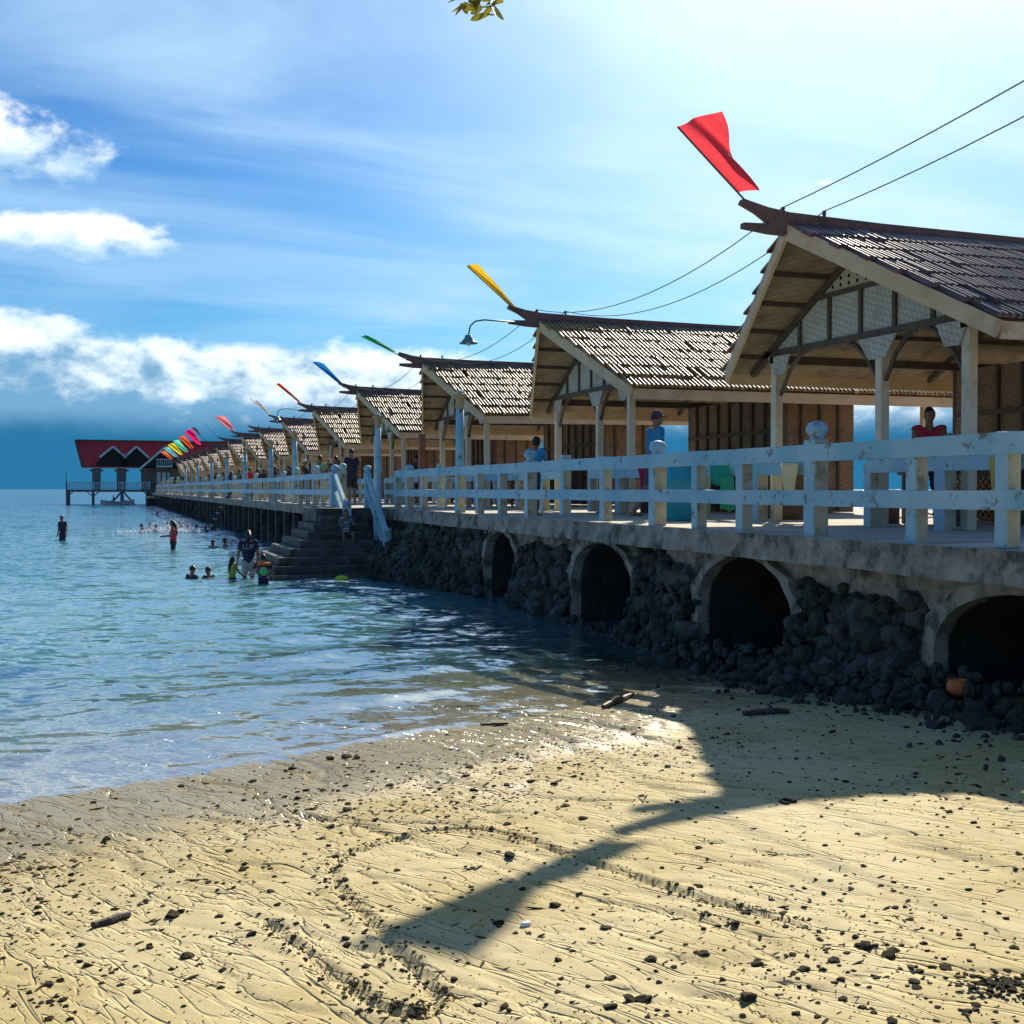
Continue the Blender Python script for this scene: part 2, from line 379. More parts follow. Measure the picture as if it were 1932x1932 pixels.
def grid_mesh(name, X, Y, Z, m, keep=None, smooth=True, attrs=None, strict=False):
    ny, nx = X.shape
    co = np.stack([X, Y, Z], -1).reshape(-1, 3)
    i = np.arange(ny*nx).reshape(ny, nx)
    f = np.stack([i[:-1, :-1], i[:-1, 1:], i[1:, 1:], i[1:, :-1]], -1).reshape(-1, 4)
    if keep is not None:
        k = keep.reshape(-1); f = f[k[f].all(1) if strict else k[f].any(1)]
    me = bpy.data.meshes.new(name); me.vertices.add(len(co)); me.vertices.foreach_set('co', co.ravel())
    me.loops.add(f.size); me.loops.foreach_set('vertex_index', f.ravel().astype(np.int32))
    me.polygons.add(len(f)); me.polygons.foreach_set('loop_start', np.arange(0, f.size, 4, dtype=np.int32))
    me.polygons.foreach_set('use_smooth', np.full(len(f), smooth))
    me.materials.append(m); me.update(calc_edges=True)
    for an, av in (attrs or {}).items():
        at = me.attributes.new(an, 'FLOAT', 'POINT'); at.data.foreach_set('value', av.ravel().astype(np.float32))
    return me
def tri_soup(name, V, F, m, smooth=False):
    me = bpy.data.meshes.new(name); F = np.asarray(F, dtype=np.int32); k = F.shape[1]
    me.vertices.add(len(V)); me.vertices.foreach_set('co', np.asarray(V, float).ravel())
    me.loops.add(F.size); me.loops.foreach_set('vertex_index', F.ravel())
    me.polygons.add(len(F)); me.polygons.foreach_set('loop_start', np.arange(0, F.size, k, dtype=np.int32))
    me.polygons.foreach_set('use_smooth', np.full(len(F), smooth)); me.materials.append(m); me.update(calc_edges=True); return me

# ================================================================== SETTING: sand, sea
def sand_material():
    m = bpy.data.materials.new('beach_sand'); m.use_nodes = True; t = NT(m.node_tree)
    out = t.n('ShaderNodeOutputMaterial'); bs = t.n('ShaderNodeBsdfPrincipled'); t.l(bs.outputs[0], out.inputs[0])
    pos = t.n('ShaderNodeNewGeometry').outputs['Position']; x, y, z = t.sep(pos)
    n1 = t.noise(pos, .9, 5, .6); n2 = t.noise(pos, 6.0, 6, .65); n3 = t.noise(pos, 38, 4, .7)
    col = t.mix(t.sstep(n1, .36, .66), (.54, .445, .225), (.44, .335, .125))
    col = t.mix(t.math('MULTIPLY', t.sstep(n2, .52, .72), .55), col, (.36, .26, .115))
    col = t.mix(t.math('MULTIPLY', t.sstep(n3, .60, .74), .45), col, (.20, .15, .08))
    spk = t.noise(pos, 95, 2, .5)
    col = t.mix(t.sstep(spk, .70, .78), col, (.06, .05, .035))
    wz = t.math('ADD', z, t.math('MULTIPLY', t.math('SUBTRACT', n1, .5), .10))
    wet = t.sstep(wz, .20, .04)
    col = t.mix(t.math('MULTIPLY', wet, .62), col, (.24, .185, .085))
    t.l(col, bs.inputs['Base Color'])
    t.l(t.sstep(t.math('ADD', wet, t.math('MULTIPLY', t.math('SUBTRACT', n2, .5), .5)), .1, 1.0, .82, .24), bs.inputs['Roughness'])
    bs.inputs['Specular IOR Level'].default_value = .4
    us = t.math('ADD', t.math('MULTIPLY', x, .74), t.math('MULTIPLY', y, .673)); qs = t.math('SUBTRACT', t.math('MULTIPLY', x, .673), t.math('MULTIPLY', y, .74))
    rv = t.comb(us, t.math('MULTIPLY', qs, .16), 0.0)
    r1 = t.math('ABSOLUTE', t.math('SUBTRACT', t.noise(rv, 4.2, 3, .5, .6), .5)); r2 = t.math('ABSOLUTE', t.math('SUBTRACT', t.noise(t.vmath('ADD', rv, (7.3, 2.1, 0)).outputs[0], 9.5, 2, .5, .5), .5))
    rill = t.math('ADD', t.sstep(r1, 0.0, .022), t.math('MULTIPLY', t.sstep(r2, 0.0, .03), .5))
    b0 = t.n('ShaderNodeBump'); b0.inputs['Strength'].default_value = .75; b0.inputs['Distance'].default_value = .012; t.l(rill, b0.inputs['Height'])
    b = t.n('ShaderNodeBump'); b.inputs['Strength'].default_value = .55; b.inputs['Distance'].default_value = .012; t.l(b0.outputs[0], b.inputs['Normal'])
    t.l(t.math('ADD', t.math('MULTIPLY', n2, .8), t.math('ADD', t.math('MULTIPLY', n3, .35), t.math('MULTIPLY', spk, .2))), b.inputs['Height'])
    t.l(b.outputs[0], bs.inputs['Normal'])
    return m
def axis(lo, hi, fine, flo, fhi):
    a = list(np.arange(flo, fhi, fine)); st = fine; v = flo
    left = []
    while v > lo: st *= 1.18; v -= st; left.append(v)
    st = fine; v = a[-1]; right = []
    while v < hi: st *= 1.18; v += st; right.append(v)
    return np.array(left[::-1]+a+right)
gx = axis(-9000, 9000, .026, -6.0, 7.2); gy = axis(-600, 15000, .022, 3.2, 14.0)
GX, GY = np.meshgrid(gx, gy)
sand_me = grid_mesh('sand', GX, GY, sand_z(GX, GY), sand_material())
tag(link('sand_beach', sand_me), kind='structure', label='golden wet sand beach sloping under the water')

def water_material():
    m = bpy.data.materials.new('sea_water'); m.use_nodes = True; t = NT(m.node_tree)
    out = t.n('ShaderNodeOutputMaterial')
    pos = t.n('ShaderNodeNewGeometry').outputs['Position']
    dep = t.n('ShaderNodeAttribute', attribute_name='depth').outputs['Fac']
    st = t.vmath('MULTIPLY', pos, (.55, 1.0, 1.0)).outputs[0]
    def ncol(vec, sc, det, dist):
        n_ = t.n('ShaderNodeTexNoise'); t.put(n_.inputs['Vector'], vec); n_.inputs['Scale'].default_value = sc; n_.inputs['Detail'].default_value = det; n_.inputs['Roughness'].default_value = .55; n_.inputs['Distortion'].default_value = dist
        return t.vmath('SUBTRACT', n_.outputs['Color'], (.5, .5, .5)).outputs[0]
    amp = t.sstep(dep, .0, .7, .38, 1.0)
    gust = t.sstep(t.noise(pos, .09, 3, .5), .35, .65, .75, 1.25)
    a1 = t.vmath('SCALE', ncol(st, 4.6, 3, .4), None, 1.35).outputs[0]; a2 = t.vmath('SCALE', ncol(st, 13.0, 2, .3), None, .70).outputs[0]; a0 = t.vmath('SCALE', ncol(st, 1.5, 2, .3), None, .55).outputs[0]
    sl = t.vmath('SCALE', t.vmath('ADD', a0, t.vmath('ADD', a1, a2).outputs[0]).outputs[0], None, t.math('MULTIPLY', amp, gust)).outputs[0]
    sl = t.vmath('MULTIPLY', sl, (.75, 1.0, 0.0)).outputs[0]
    b = t.vmath('NORMALIZE', t.vmath('ADD', t.n('ShaderNodeNewGeometry').outputs['Normal'], sl).outputs[0])
    gl = t.n('ShaderNodeBsdfGlossy'); gl.inputs['Color'].default_value = (.96, .98, 1, 1); gl.inputs['Roughness'].default_value = .07; t.l(b.outputs[0], gl.inputs['Normal'])
    fr = t.n('ShaderNodeFresnel'); fr.inputs[0].default_value = 1.333; t.l(b.outputs[0], fr.inputs['Normal'])
    turb = t.sstep(dep, 0.0, 0.60)
    tr = t.n('ShaderNodeBsdfTransparent'); t.l(t.mix(t.sstep(dep, 0, .5), (.97, .97, .93), (.55, .82, .74)), tr.inputs[0])
    df = t.n('ShaderNodeBsdfDiffuse'); t.l(t.mix(t.sstep(dep, .35, 1.6), (.12, .32, .34), (.014, .16, .29)), df.inputs[0])
    m1 = t.n('ShaderNodeMixShader'); t.l(t.math('MULTIPLY', turb, .90), m1.inputs[0]); t.l(tr.outputs[0], m1.inputs[1]); t.l(df.outputs[0], m1.inputs[2])
    m2 = t.n('ShaderNodeMixShader'); t.l(t.math('MINIMUM', fr.outputs[0], t.sstep(dep, .05, .9, .50, .60)), m2.inputs[0]); t.l(m1.outputs[0], m2.inputs[1]); t.l(gl.outputs[0], m2.inputs[2])
    t.l(m2.outputs[0], out.inputs[0])
    return m
def make_sea():
    C0 = (0.0, 6.0)
    rr = [0.3]
    while rr[-1] < 14000: rr.append(rr[-1]*1.0125+.004)
    rr = np.array(rr); th = np.linspace(R(-75), R(255), 640)
    TT, RR = np.meshgrid(th, rr); X = C0[0]+RR*np.cos(TT); Y = C0[1]+RR*np.sin(TT)
    cell = np.maximum(RR*.0125, RR*(th[1]-th[0]))
    dep = -beach(X, Y); q = q_of(X, Y)
    Z = np.zeros_like(X)
    rng = np.random.default_rng(3)
    for i in range(28):
        lam = .35*1.09**i*rng.uniform(.85, 1.15)
        ang = R(rng.normal(100, 32)); k = 2*math.pi/lam
        a = .0046*lam**.55*rng.uniform(.5, 1.2)
        ph = rng.uniform(0, 6.28)+.8*fbm(X*.23/lam+i, Y*.23/lam, 2)*3
        Z += a*np.clip(lam/(cell*3.2)-1, 0, 1)*np.sin(k*(X*math.cos(ang)+Y*math.sin(ang))+ph)
    Z *= np.clip(dep/.22, .10, 1)
    # small swash fronts running up the beach
    u = .74*X+.673*Y
    for (q0, a, wd) in ((-.10, .020, .05), (-.62, .028, .13), (-1.55, .034, .22), (-2.9, .03, .3)):
        qq = q-q0+.22*fbm(u*.55+q0*5, u*0+q0, 3)
        front = np.where(qq > 0, np.exp(-(qq/(wd*.5))**2), np.exp(-(qq/(wd*2.0))**2))
        Z += a*front*np.clip(.55+1.2*fbm(u*.5+9*q0, u*0, 2), 0, 1)
    keep = (q < 1.2)
    me = grid_mesh('sea', X, Y, Z, water_material(), keep, True, {'depth': np.maximum(dep, 0)})
    tag(link('sea_water', me), kind='structure', label='rippled blue sea, shallow and clear at the shore')
make_sea()

# ================================================================== PIER
def rock_mesh(name, seed, m, sub=2, amp=.34):
    import bmesh
    bm = bmesh.new(); bmesh.ops.create_icosphere(bm, subdivisions=sub, radius=1)
    co = np.array([v.co[:] for v in bm.verts])
    n = fbm(co[:, 0]*1.3+seed*7.1, co[:, 1]*1.3-seed*3, 3, co[:, 2]*1.3+seed)
    n2 = np.abs(vnoise(co[:, 0]*3.1+seed, co[:, 1]*3.1, co[:, 2]*3.1+seed))
    f = 1+amp*1.6*n-.16*n2
    co = np.sign(co)*np.abs(co)**.86*f[:, None]
    for v, c in zip(bm.verts, co): v.co = c
    me = bpy.data.meshes.new(name); bm.to_mesh(me); bm.free(); me.materials.append(m)
    me.polygons.foreach_set('use_smooth', [False]*len(me.polygons)); return me
ROCKS = [rock_mesh('stone_shape', i+1, STONE, 1 if i % 3 else 2) for i in range(9)]
BOULD = [rock_mesh('rock_shape', i+21, STONE2, 3, .60) for i in range(7)]

pier = thing('pier', 'long concrete pier on stone arches and piles running out to the red-roofed pavilion', 'pier', W(7.4, 18, 0), TH)
def PL(p, s): return p-7.4, s-18      # pier local coordinates
def pbox(mb, p0, p1, s0, s1, z0, z1, c=0.0):
    a, b = PL(p0, s0); d, e = PL(p1, s1); return mb.box(a, d, b, e, z0, z1, c)
pbox(MB(), 7.20, 19, 2, 32.6, DK-.24, DK, .03).build('deck_slab', DECKM, pier)
pbox(MB(), 6.25, 19, 32.6, 169, DK-.24, DK, .03).build('deck_slab', DECKM, pier)
# concrete kerb face of the deck, rough and stained
def fascia(p, s0, s1, name):
    S, Zc = np.meshgrid(np.arange(s0, s1, .09), np.linspace(DK-.30, DK-.004, 5))
    P = p-.03+.028*fbm(S*1.7, Zc*4, 4)-.02*(Zc < DK-.2)
    me = grid_mesh(name, P-7.4, S-18, Zc+.02*fbm(S*1.1, Zc*0, 3)*(Zc < DK-.2), CONC, None, True)
    return link(name, me, pier)
fascia(7.18, 2, 32.6, 'deck_edge'); fascia(6.23, 32.6, 169, 'deck_edge')
ARCHES = [(8.0, 1.15, 1.30), (12.7, 1.10, 1.38), (17.05, 1.16, 1.36), (22.05, .95, 1.36)]
SPR = .72
def arch_top(s):
    """height of the opening above s, or None"""
    for c, a, cr in ARCHES:
        t = (s-c)/a
        if abs(t) < 1: return SPR+(cr-SPR)*math.sqrt(1-t*t)
    return None
def wall_face():
    S, Zc = np.meshgrid(np.arange(2, 33, .085), np.linspace(-.9, DK-.22, 26))
    P = 7.46+.05*fbm(S*1.3, Zc*1.3, 4)-.10*np.clip((1.1-Zc)/1.6, 0, 1)
    top = np.array([[arch_top(v) or -9 for v in S[0]]])
    inside = Zc < top-.02
    me = grid_mesh('sea_wall', P-7.4, S-18, Zc, CONC, ~inside, True, None, True)
    return link('sea_wall', me, pier)
sea_wall = wall_face()
for (c, a, cr) in ARCHES:
    curve = [(c-a, -.9), (c-a, -.3), (c-a, .3)]+[(c-a*math.cos(math.pi*i/22), SPR+(cr-SPR)*math.sin(math.pi*i/22)) for i in range(23)]+[(c+a, .3), (c+a, -.3), (c+a, -.9)]
    out = []
    for i, (s, z) in enumerate(curve):
        w = .20+.05*math.sin(i*1.7+c)
        if z < SPR: out.append((s+math.copysign(w, s-c), z))
        else:
            vx, vz = (s-c)/a, (z-SPR)/(cr-SPR); out.append((s+vx*w, z+vz*min(w, DK-.26-cr)))
    vs, fs = [], []; n = len(curve)
    for (s, z), (so, zo) in zip(curve, out):
        j = .012*math.sin(s*13+z*9)
        for (p, ss, zz) in ((7.34+j, s, z), (7.34+j, so, zo), (7.60, so, zo), (7.52, s, z)): vs.append((p-7.4, ss-18, zz))
    for i in range(n-1):
        o = i*4; fs += [(o, o+1, o+5, o+4), (o+1, o+2, o+6, o+5), (o+3, o, o+4, o+7)]
    MB().add(vs, fs).build('arch_ring', CONC, pier, smooth=False)
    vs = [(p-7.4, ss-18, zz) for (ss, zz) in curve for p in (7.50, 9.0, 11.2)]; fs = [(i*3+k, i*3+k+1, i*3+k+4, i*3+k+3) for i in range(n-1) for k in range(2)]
    MB().add(vs, fs).build('tunnel_lining', DARKW, pier)  # near-black lining: the shade inside the tunnel is put into its colour
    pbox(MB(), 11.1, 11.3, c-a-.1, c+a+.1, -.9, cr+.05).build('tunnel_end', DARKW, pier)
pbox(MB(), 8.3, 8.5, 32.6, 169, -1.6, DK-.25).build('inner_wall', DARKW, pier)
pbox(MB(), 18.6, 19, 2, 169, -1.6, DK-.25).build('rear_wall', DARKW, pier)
# rubble stones of the near wall
def batter(s, z):
    b = .36*max(0, (1.25-z)/1.5)**1.3
    b += 1.25*max(0, min(1, (s-23.5)/6.0))*max(0, (1.55-z)/1.6)**.9
    return b
def near_arch(ss, zz, marg):
    for c, a, cr in ARCHES:
        if abs(ss-c) < a+marg and zz < cr+marg: return True
    return False
def soup_add(V, F, me, M4):
    o = len(V); V += [tuple(M4 @ v.co) for v in me.vertices]; F += [tuple(k+o for k in pl.vertices) for pl in me.polygons]
def rr3(a=3.0): return Euler((random.uniform(-a, a), random.uniform(-a, a), random.uniform(0, 6.28)))
def plaster_limit(ss): return 1.10+.42*float(fbm(np.array([ss*.8]), np.array([3.3]), 3)[0])+(.26 if ss > 22 else 0)
def scatter_stones():
    big, V, F = [], [], []
    for s in np.arange(4.6, 31.8, .125):
        lim = plaster_limit(s)
        for z in np.arange(-.35, 1.42, .105):
            ss, zz = s+random.uniform(-.06, .06), z+random.uniform(-.05, .05)
            if zz > lim or near_arch(ss, zz, .06+random.uniform(-.03, .07) if zz < .80 else .17): continue
            r = random.choice((.05, .06, .07, .08, .10, .13))*random.uniform(.85, 1.15)
            p = 7.43-batter(ss, zz)-random.uniform(-.05, .07)-.05*float(vnoise(np.array([ss*1.6]), np.array([zz*1.6]))[0])
            sc = (r*random.uniform(.8, 1.3), r*random.uniform(.8, 1.5), r*random.uniform(.7, 1.2))
            if r > .088 and len(big) < 300 and 6 < ss < 26: big.append((p, ss, zz, sc))
            else: soup_add(V, F, ROCKS[random.randrange(9)], Matrix.LocRotScale(Vector((p-7.4, ss-18, zz)), rr3(), Vector(sc)))
    for (p, ss, zz, sc) in big:
        o = link('stone', ROCKS[random.randrange(9)], sea_wall, (p-7.4, ss-18, zz)); o.rotation_euler = rr3(.8); o.scale = sc
    for s in np.arange(4.5, 31.9, .30):        # fill of the bank behind the facing stones
        for z in np.arange(-.45, 1.0, .28):
            for dp in np.arange(0.0, batter(s, z)+.01, .30):
                if near_arch(s, z, .16): continue
                r = random.uniform(.15, .22)
                soup_add(V, F, ROCKS[random.randrange(9)], Matrix.LocRotScale(Vector((7.52-dp-7.4, s-18+random.uniform(-.1, .1), z)), rr3(), Vector((r, r*1.2, r))))
    tag(link('rubble_stones', tri_soup('rubble_stones', V, F, STONE), sea_wall), kind='stuff')
    # heap of fallen stones spreading from the foot of the wall on to the sand
    V, F = [], []
    for k in range(5200):
        s = random.uniform(4.6, 31); d = abs(random.gauss(0, .50)); extra = 1.25*max(0, min(1, (s-23.5)/6.0)); p = 7.35-extra-d
        if random.random() < .55 and any(abs(s-c) < a*.9 for c, a, cr in ARCHES): continue
        wv = W(p, s); zb = float(beach(wv.x, wv.y)); r = random.uniform(.020, .075)*(1.25 if d < .45 else .5)
        z = zb+max(0, .38-.50*d)*random.random()
        soup_add(V, F, ROCKS[random.randrange(9)], Matrix.LocRotScale(Vector((p-7.4, s-18, z)), rr3(), Vector((r*1.2, r, r*.8))))
    tag(link('fallen_rubble', tri_soup('fallen_rubble', V, F, STONE2), pier), kind='stuff')
scatter_stones()
# piles and footing under the outer part
s = 33.6; k = 0
while s < 168:
    p = 6.55; mb = MB(); a, b = PL(p, s); mb.box(a-.11, a+.11, b-.11, b+.11, -1.7, DK-.26, .02); mb.build('pile', WETC, pier)
    s += 2.35 if s < 90 else 5.0
fr_v, fr_f = [], []
for i in range(900):
    s = 32.8+136*random.random()**1.6; p = 8.25-1.9*random.random()**1.7; z = -.4+.95*max(0, (p-6.4)/1.9)+random.uniform(-.1, .25)
    r = random.uniform(.18, .42); me = ROCKS[random.randrange(9)]
    M4 = Matrix.LocRotScale(Vector((p-7.4, s-18, z)), Euler((random.random()*3, random.random()*3, random.random()*6)), Vector((r, r*1.2, r*.9)))
    off = len(fr_v)
    for v in me.vertices: fr_v.append(tuple(M4 @ v.co))
    for pl in me.polygons: fr_f.append(tuple(kk+off for kk in pl.vertices))
tag(link('footing_rubble', tri_soup('footing_rubble', fr_v, fr_f, STONE2), pier), kind='stuff')

# rocks lying at the foot of the wall, each a thing of its own
def foot_rocks():
    n = 0
    while n < 64:
        s = random.uniform(5.2, 16.5) if n < 44 else random.uniform(16.5, 30)
        extra = 1.25*max(0, min(1, (s-23.5)/6.0))
        p = 7.0-extra-abs(random.gauss(0, .42))
        w = W(p, s); z = float(sand_z(np.array([w.x]), np.array([w.y]))[0])
        r = random.uniform(.05, .13)*(1.2 if p > 6.6 else .55)
        if any(abs(s-c) < a*.75 for c, a, cr in ARCHES) and random.random() < .6: continue
        o = link('shore_rock', BOULD[random.randrange(7)], None, (w.x, w.y, z+r*.3))
        o.rotation_euler = (random.uniform(-.5, .5), random.uniform(-.5, .5), random.uniform(0, 6.28)); o.scale = (r*random.uniform(.9, 1.4), r*random.uniform(.9, 1.3), r*random.uniform(.6, .95))
        if s < 16.5: tag(o, 'dark jagged rock lying on the sand along the foot of the arched wall', 'rock', 'rocks along the foot of the pier wall')
        else: tag(o, 'dark rock in the shallow water below the rubble wall', 'rock', 'rocks in the water below the wall')
        n += 1
foot_rocks()

# ---------------------------------------------------------------- balustrades
def ball(mb, x, y, z, r=.118): 
    mb.lathe([(.085, 0), (.070, .03), (.085, .055), (r, .095), (r*1.02, .13), (r*.8, .18), (r*.35, .205), (.01, .21)], 14, (x, y, z)); return mb
def balustrade(name, label, line, mains, minors, gaps=(), mat_=None, ballrule=lambda i: True, hgt=1.0, group=None, simple=False):
    """line: function s -> p of the outer face"""
    mat_ = mat_ or PAINT
    s0 = mains[0]; root = thing(name, label, 'railing', W(line(s0), s0, DK), TH, group)
    def L(s): return line(s)-line(s0), s-s0
    allp = sorted([(s, 1) for s in mains]+[(s, 0) for s in minors])
    for s, big in allp:
        x, y = L(s); jx = random.uniform(-.008, .008); w = .098 if big else .078
        mb = MB().box(x+jx, x+jx+2*w, y-w, y+w, -.01, hgt+(.045 if big else -.004), 0 if simple else .012)
        o = mb.build('post' if big else 'pilaster', mat_, root)
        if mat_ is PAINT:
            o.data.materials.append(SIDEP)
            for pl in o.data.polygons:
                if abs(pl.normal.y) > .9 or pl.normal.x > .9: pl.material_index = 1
        o.rotation_euler = (random.uniform(-.006, .006), random.uniform(-.006, .006), 0)
        if big and ballrule(s): ball(MB(), x+.098, y, hgt+.043).build('ball_cap', mat_, o, smooth=True)
    ss = [a for a, _ in allp]
    for a, b in zip(ss[:-1], ss[1:]):
        if any(g0 <= (a+b)/2 <= g1 for g0, g1 in gaps): continue
        (x0, y0), (x1, y1) = L(a), L(b)
        for nm, z0, z1 in (('top_rail', hgt-.185, hgt-.0), ('lower_rail', .33, .50)):
            j0, j1 = random.uniform(-.008, .008), random.uniform(-.008, .008)
            mb = MB(); e = .0; t = .105; q = -.009
            vs = [(x0+q, y0+e, z0+j0), (x0+q+t, y0+e, z0+j0), (x0+q+t, y0+e, z1+j0), (x0+q, y0+e, z1+j0), (x1+q, y1-e, z0+j1), (x1+q+t, y1-e, z0+j1), (x1+q+t, y1-e, z1+j1), (x1+q, y1-e, z1+j1)]
            mb.add(vs, [(0, 1, 2, 3), (7, 6, 5, 4), (0, 4, 5, 1), (1, 5, 6, 2), (2, 6, 7, 3), (3, 7, 4, 0)])
            mb.build(nm, mat_, root)
    return root
near_mains = [2.6, 6.9, 11.1, 15.03, 20.28, 24.8, 29.3]
near_minor = [4.0, 5.4, 8.2, 9.4, 12.6, 13.77, 16.8, 18.5, 21.8, 23.3, 26.3, 27.8, 30.5]
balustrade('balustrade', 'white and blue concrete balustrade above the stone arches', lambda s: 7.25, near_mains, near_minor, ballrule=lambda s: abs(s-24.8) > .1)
def far_line(s): return float(np.interp(s, [33, 41, 50, 60, 75, 168], [6.32, 6.34, 6.75, 6.62, 6.55, 6.45]))
fm = list(np.arange(33.4, 168, 4.65)); fmi = [a+1.55*k for a in fm[:-1] for k in (1, 2)]
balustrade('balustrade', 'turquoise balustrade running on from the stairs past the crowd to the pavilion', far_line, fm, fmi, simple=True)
im = [3.2+.0]; 
for i in range(0, 17): im += [14.17+9.75*(i-1)-2.05, 14.17+9.75*(i-1)+2.35]
im = sorted(im); imi = []; gaps = []
for a, b in zip(im[:-1], im[1:]):
    n = max(1, int(round((b-a)/1.55)))
    imi += [a+(b-a)*k/n for k in range(1, n)]
for i in range(0, 17): 
    c = 14.17+9.75*(i-1); gaps.append((c-.3, c+1.1))
im2 = [s for s in im if s < 60]; imi2 = [s for s in imi if s < 60]
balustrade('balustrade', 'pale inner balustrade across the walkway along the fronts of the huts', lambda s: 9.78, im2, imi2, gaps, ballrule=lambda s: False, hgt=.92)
im3 = [s for s in im if s > 60]; imi3 = [s for s in imi if s > 60]
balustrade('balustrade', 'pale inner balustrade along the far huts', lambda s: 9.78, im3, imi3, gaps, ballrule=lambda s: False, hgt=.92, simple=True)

# ---------------------------------------------------------------- stairs
st = thing('stone_stairs', 'dark concrete stairs widening down from the balustrade gap into the water', 'stairs', W(5.6, 30.5, 0), TH)
tops = [1.50, 1.30, 1.10, .90, .70, .50, .30, .10]
for i, zt in enumerate(tops):
    pl = [5.35, 5.12, 4.92, 4.66, 4.36, 4.05, 3.9, 3.75][i]; sf = 31.0-.31*i; pr = 6.62
    x0, x1, y0, y1 = pl-5.6, pr-5.6, sf-30.5, 33.2-30.5
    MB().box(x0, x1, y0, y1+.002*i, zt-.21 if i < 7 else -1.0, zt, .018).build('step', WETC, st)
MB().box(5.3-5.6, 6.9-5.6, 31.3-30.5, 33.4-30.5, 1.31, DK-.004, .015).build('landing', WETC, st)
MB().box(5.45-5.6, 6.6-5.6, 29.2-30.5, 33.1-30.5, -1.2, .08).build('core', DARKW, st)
hr = thing('stair_handrail', 'pale blue sloping handrail beside the stone stairs', 'handrail', W(6.75, 31.6, DK), TH)
MB().beam((0, .05, .93), (-.05, -2.5, -.62), .10, .17).build('top_rail', PAINT, hr)
MB().beam((0, .05, .50), (-.05, -2.3, -.92), .10, .14).build('lower_rail', PAINT, hr)
for y in (0.0, -1.2, -2.35): MB().box(-.09, .09, y-.08, y+.08, (-.35 if y > -.5 else -.7+.35*y), .93+.615*y+.03, .01).build('post', PAINT, hr)
ball(MB(), 0, 0, .95).build('ball_cap', PAINT, hr, smooth=True)
hr2 = thing('stair_handrail', 'short steep handrail on the water side of the stair head', 'handrail', W(6.12, 32.6, DK), TH)
MB().beam((0, .5, .95), (-.08, -1.5, .10), .09, .15).build('top_rail', PAINT, hr2)
MB().beam((0, .5, .55), (-.08, -1.4, -.3), .09, .13).build('lower_rail', PAINT, hr2)
for y in (.45, -1.3): MB().box(-.11, .11, y-.09, y+.09, -.25 if y > 0 else -.5, 1.0 if y > 0 else .2, .01).build('post', PAINT, hr2)
ball(MB(), 0, .45, .99).build('ball_cap', PAINT, hr2, smooth=True)

# ================================================================== HUTS
WH, ZE, ZR = 3.13, 2.44, 4.06
XE, XA, XB = -.38, -1.23, 7.3
SLOPE = math.atan2(ZR-ZE, WH); SLEN = math.hypot(WH, ZR-ZE)
def xfront(y): return XE+(XA-XE)*(1-abs(y)/WH)
def zroof(y): return ZR-(ZR-ZE)*abs(y)/WH
NC = 7; CL = SLEN/NC; PITCHT = .096
def tile_geo():
    """one split-bamboo piece: lies along +Y (up the slope), z up, origin at its lower end"""
    r0, r1 = .040, .036; L = CL*1.10; seg = 6
    vs = []
    for (y, r, z) in ((0, r0, .020), (L, r1, .004)):
        for k in range(seg+1):
            a = math.pi*k/seg; vs.append((r*math.cos(a), y, z+r*1.55*math.sin(a)))
    n = seg+1
    fs = [(k, k+1, n+k+1, n+k) for k in range(seg)]
    vs += [vs[k] for k in range(n)]
    return np.array(vs), fs+[tuple(range(2*n, 3*n))[::-1]]
TV, TF = tile_geo()
def tile_list(side, detail=True):
    """lower-end points of the tiles of one slope (side -1: beach side)"""
    out = []
    for c in range(NC):
        y0 = WH-(c*CL)*math.cos(SLOPE)
        xs = xfront(y0-.3) if side < 0 else xfront(y0-.3)
        x = xs+.05; i = 0
        while x < XB-.02:
            out.append((x, side*(y0+.05), zroof(y0)+.030-(.012 if c == 0 else 0), c, i)); x += PITCHT; i += 1
    return out
tile_me = bpy.data.meshes.new('roof_tile'); tile_me.from_pydata([tuple(v) for v in TV], [], TF); tile_me.materials.append(TILE)
TILE_G = mat('split_bamboo_gold', (.27, .150, .055), (.40, .235, .080), 3.0, .42, .25, 60, stain=(.15, .09, .05), sscale=2.2, samt=(.5, .7), rand=.4, spec=.28, bdist=.004)
TILE_P = mat('split_bamboo_weathered', (.12, .070, .070), (.20, .115, .105), 3.0, .38, .25, 60, stain=(.26, .15, .08), sscale=1.1, samt=(.58, .72), rand=.4, spec=.4, bdist=.004)
tile_me.polygons.foreach_set('use_smooth', [k < 6 for k in range(len(TF))])
tile_mats = {}
for _i, _m in ((1, TILE_P), (2, TILE_G)):
    tile_mats[_i] = tile_me.copy(); tile_mats[_i].materials[0] = _m
def tile_rot(side): return Euler((SLOPE, 0, 0)) if side < 0 else Euler((SLOPE, 0, math.pi))
def tiles_joined(tl, side, m, jit=.006):
    vs, fs = [], []
    Rm = np.array((Euler((SLOPE, 0, 0)).to_matrix() if side < 0 else (Euler((0, 0, math.pi)).to_matrix() @ Euler((SLOPE, 0, 0)).to_matrix())))
    for (x, y, z, c, i) in tl:
        if random.random() < .014: continue
        if random.random() < .05: y += side*random.uniform(.02, .09); z -= .012
        o = len(vs)*len(TV); a = random.gauss(0, .010); Ra = np.array(Euler((random.gauss(0, .006), 0, a)).to_matrix())
        vs.append((TV @ Ra.T) @ Rm.T+np.array([x+random.uniform(-jit, jit), y, z+random.uniform(-.004, .006)]))
        fs += [tuple(k+o for k in f) for f in TF]
    me = bpy.data.meshes.new('roof_tiles'); me.from_pydata(np.concatenate(vs).tolist(), [], fs); me.materials.append(m)
    n = len(TF); me.polygons.foreach_set('use_smooth', [(k % n) < 6 for k in range(len(fs))]); me.update(); return me
TL_N, TL_F = tile_list(-1), tile_list(1)
TILES_FRONT = [t for t in TL_N if t[4] < 43][:300]
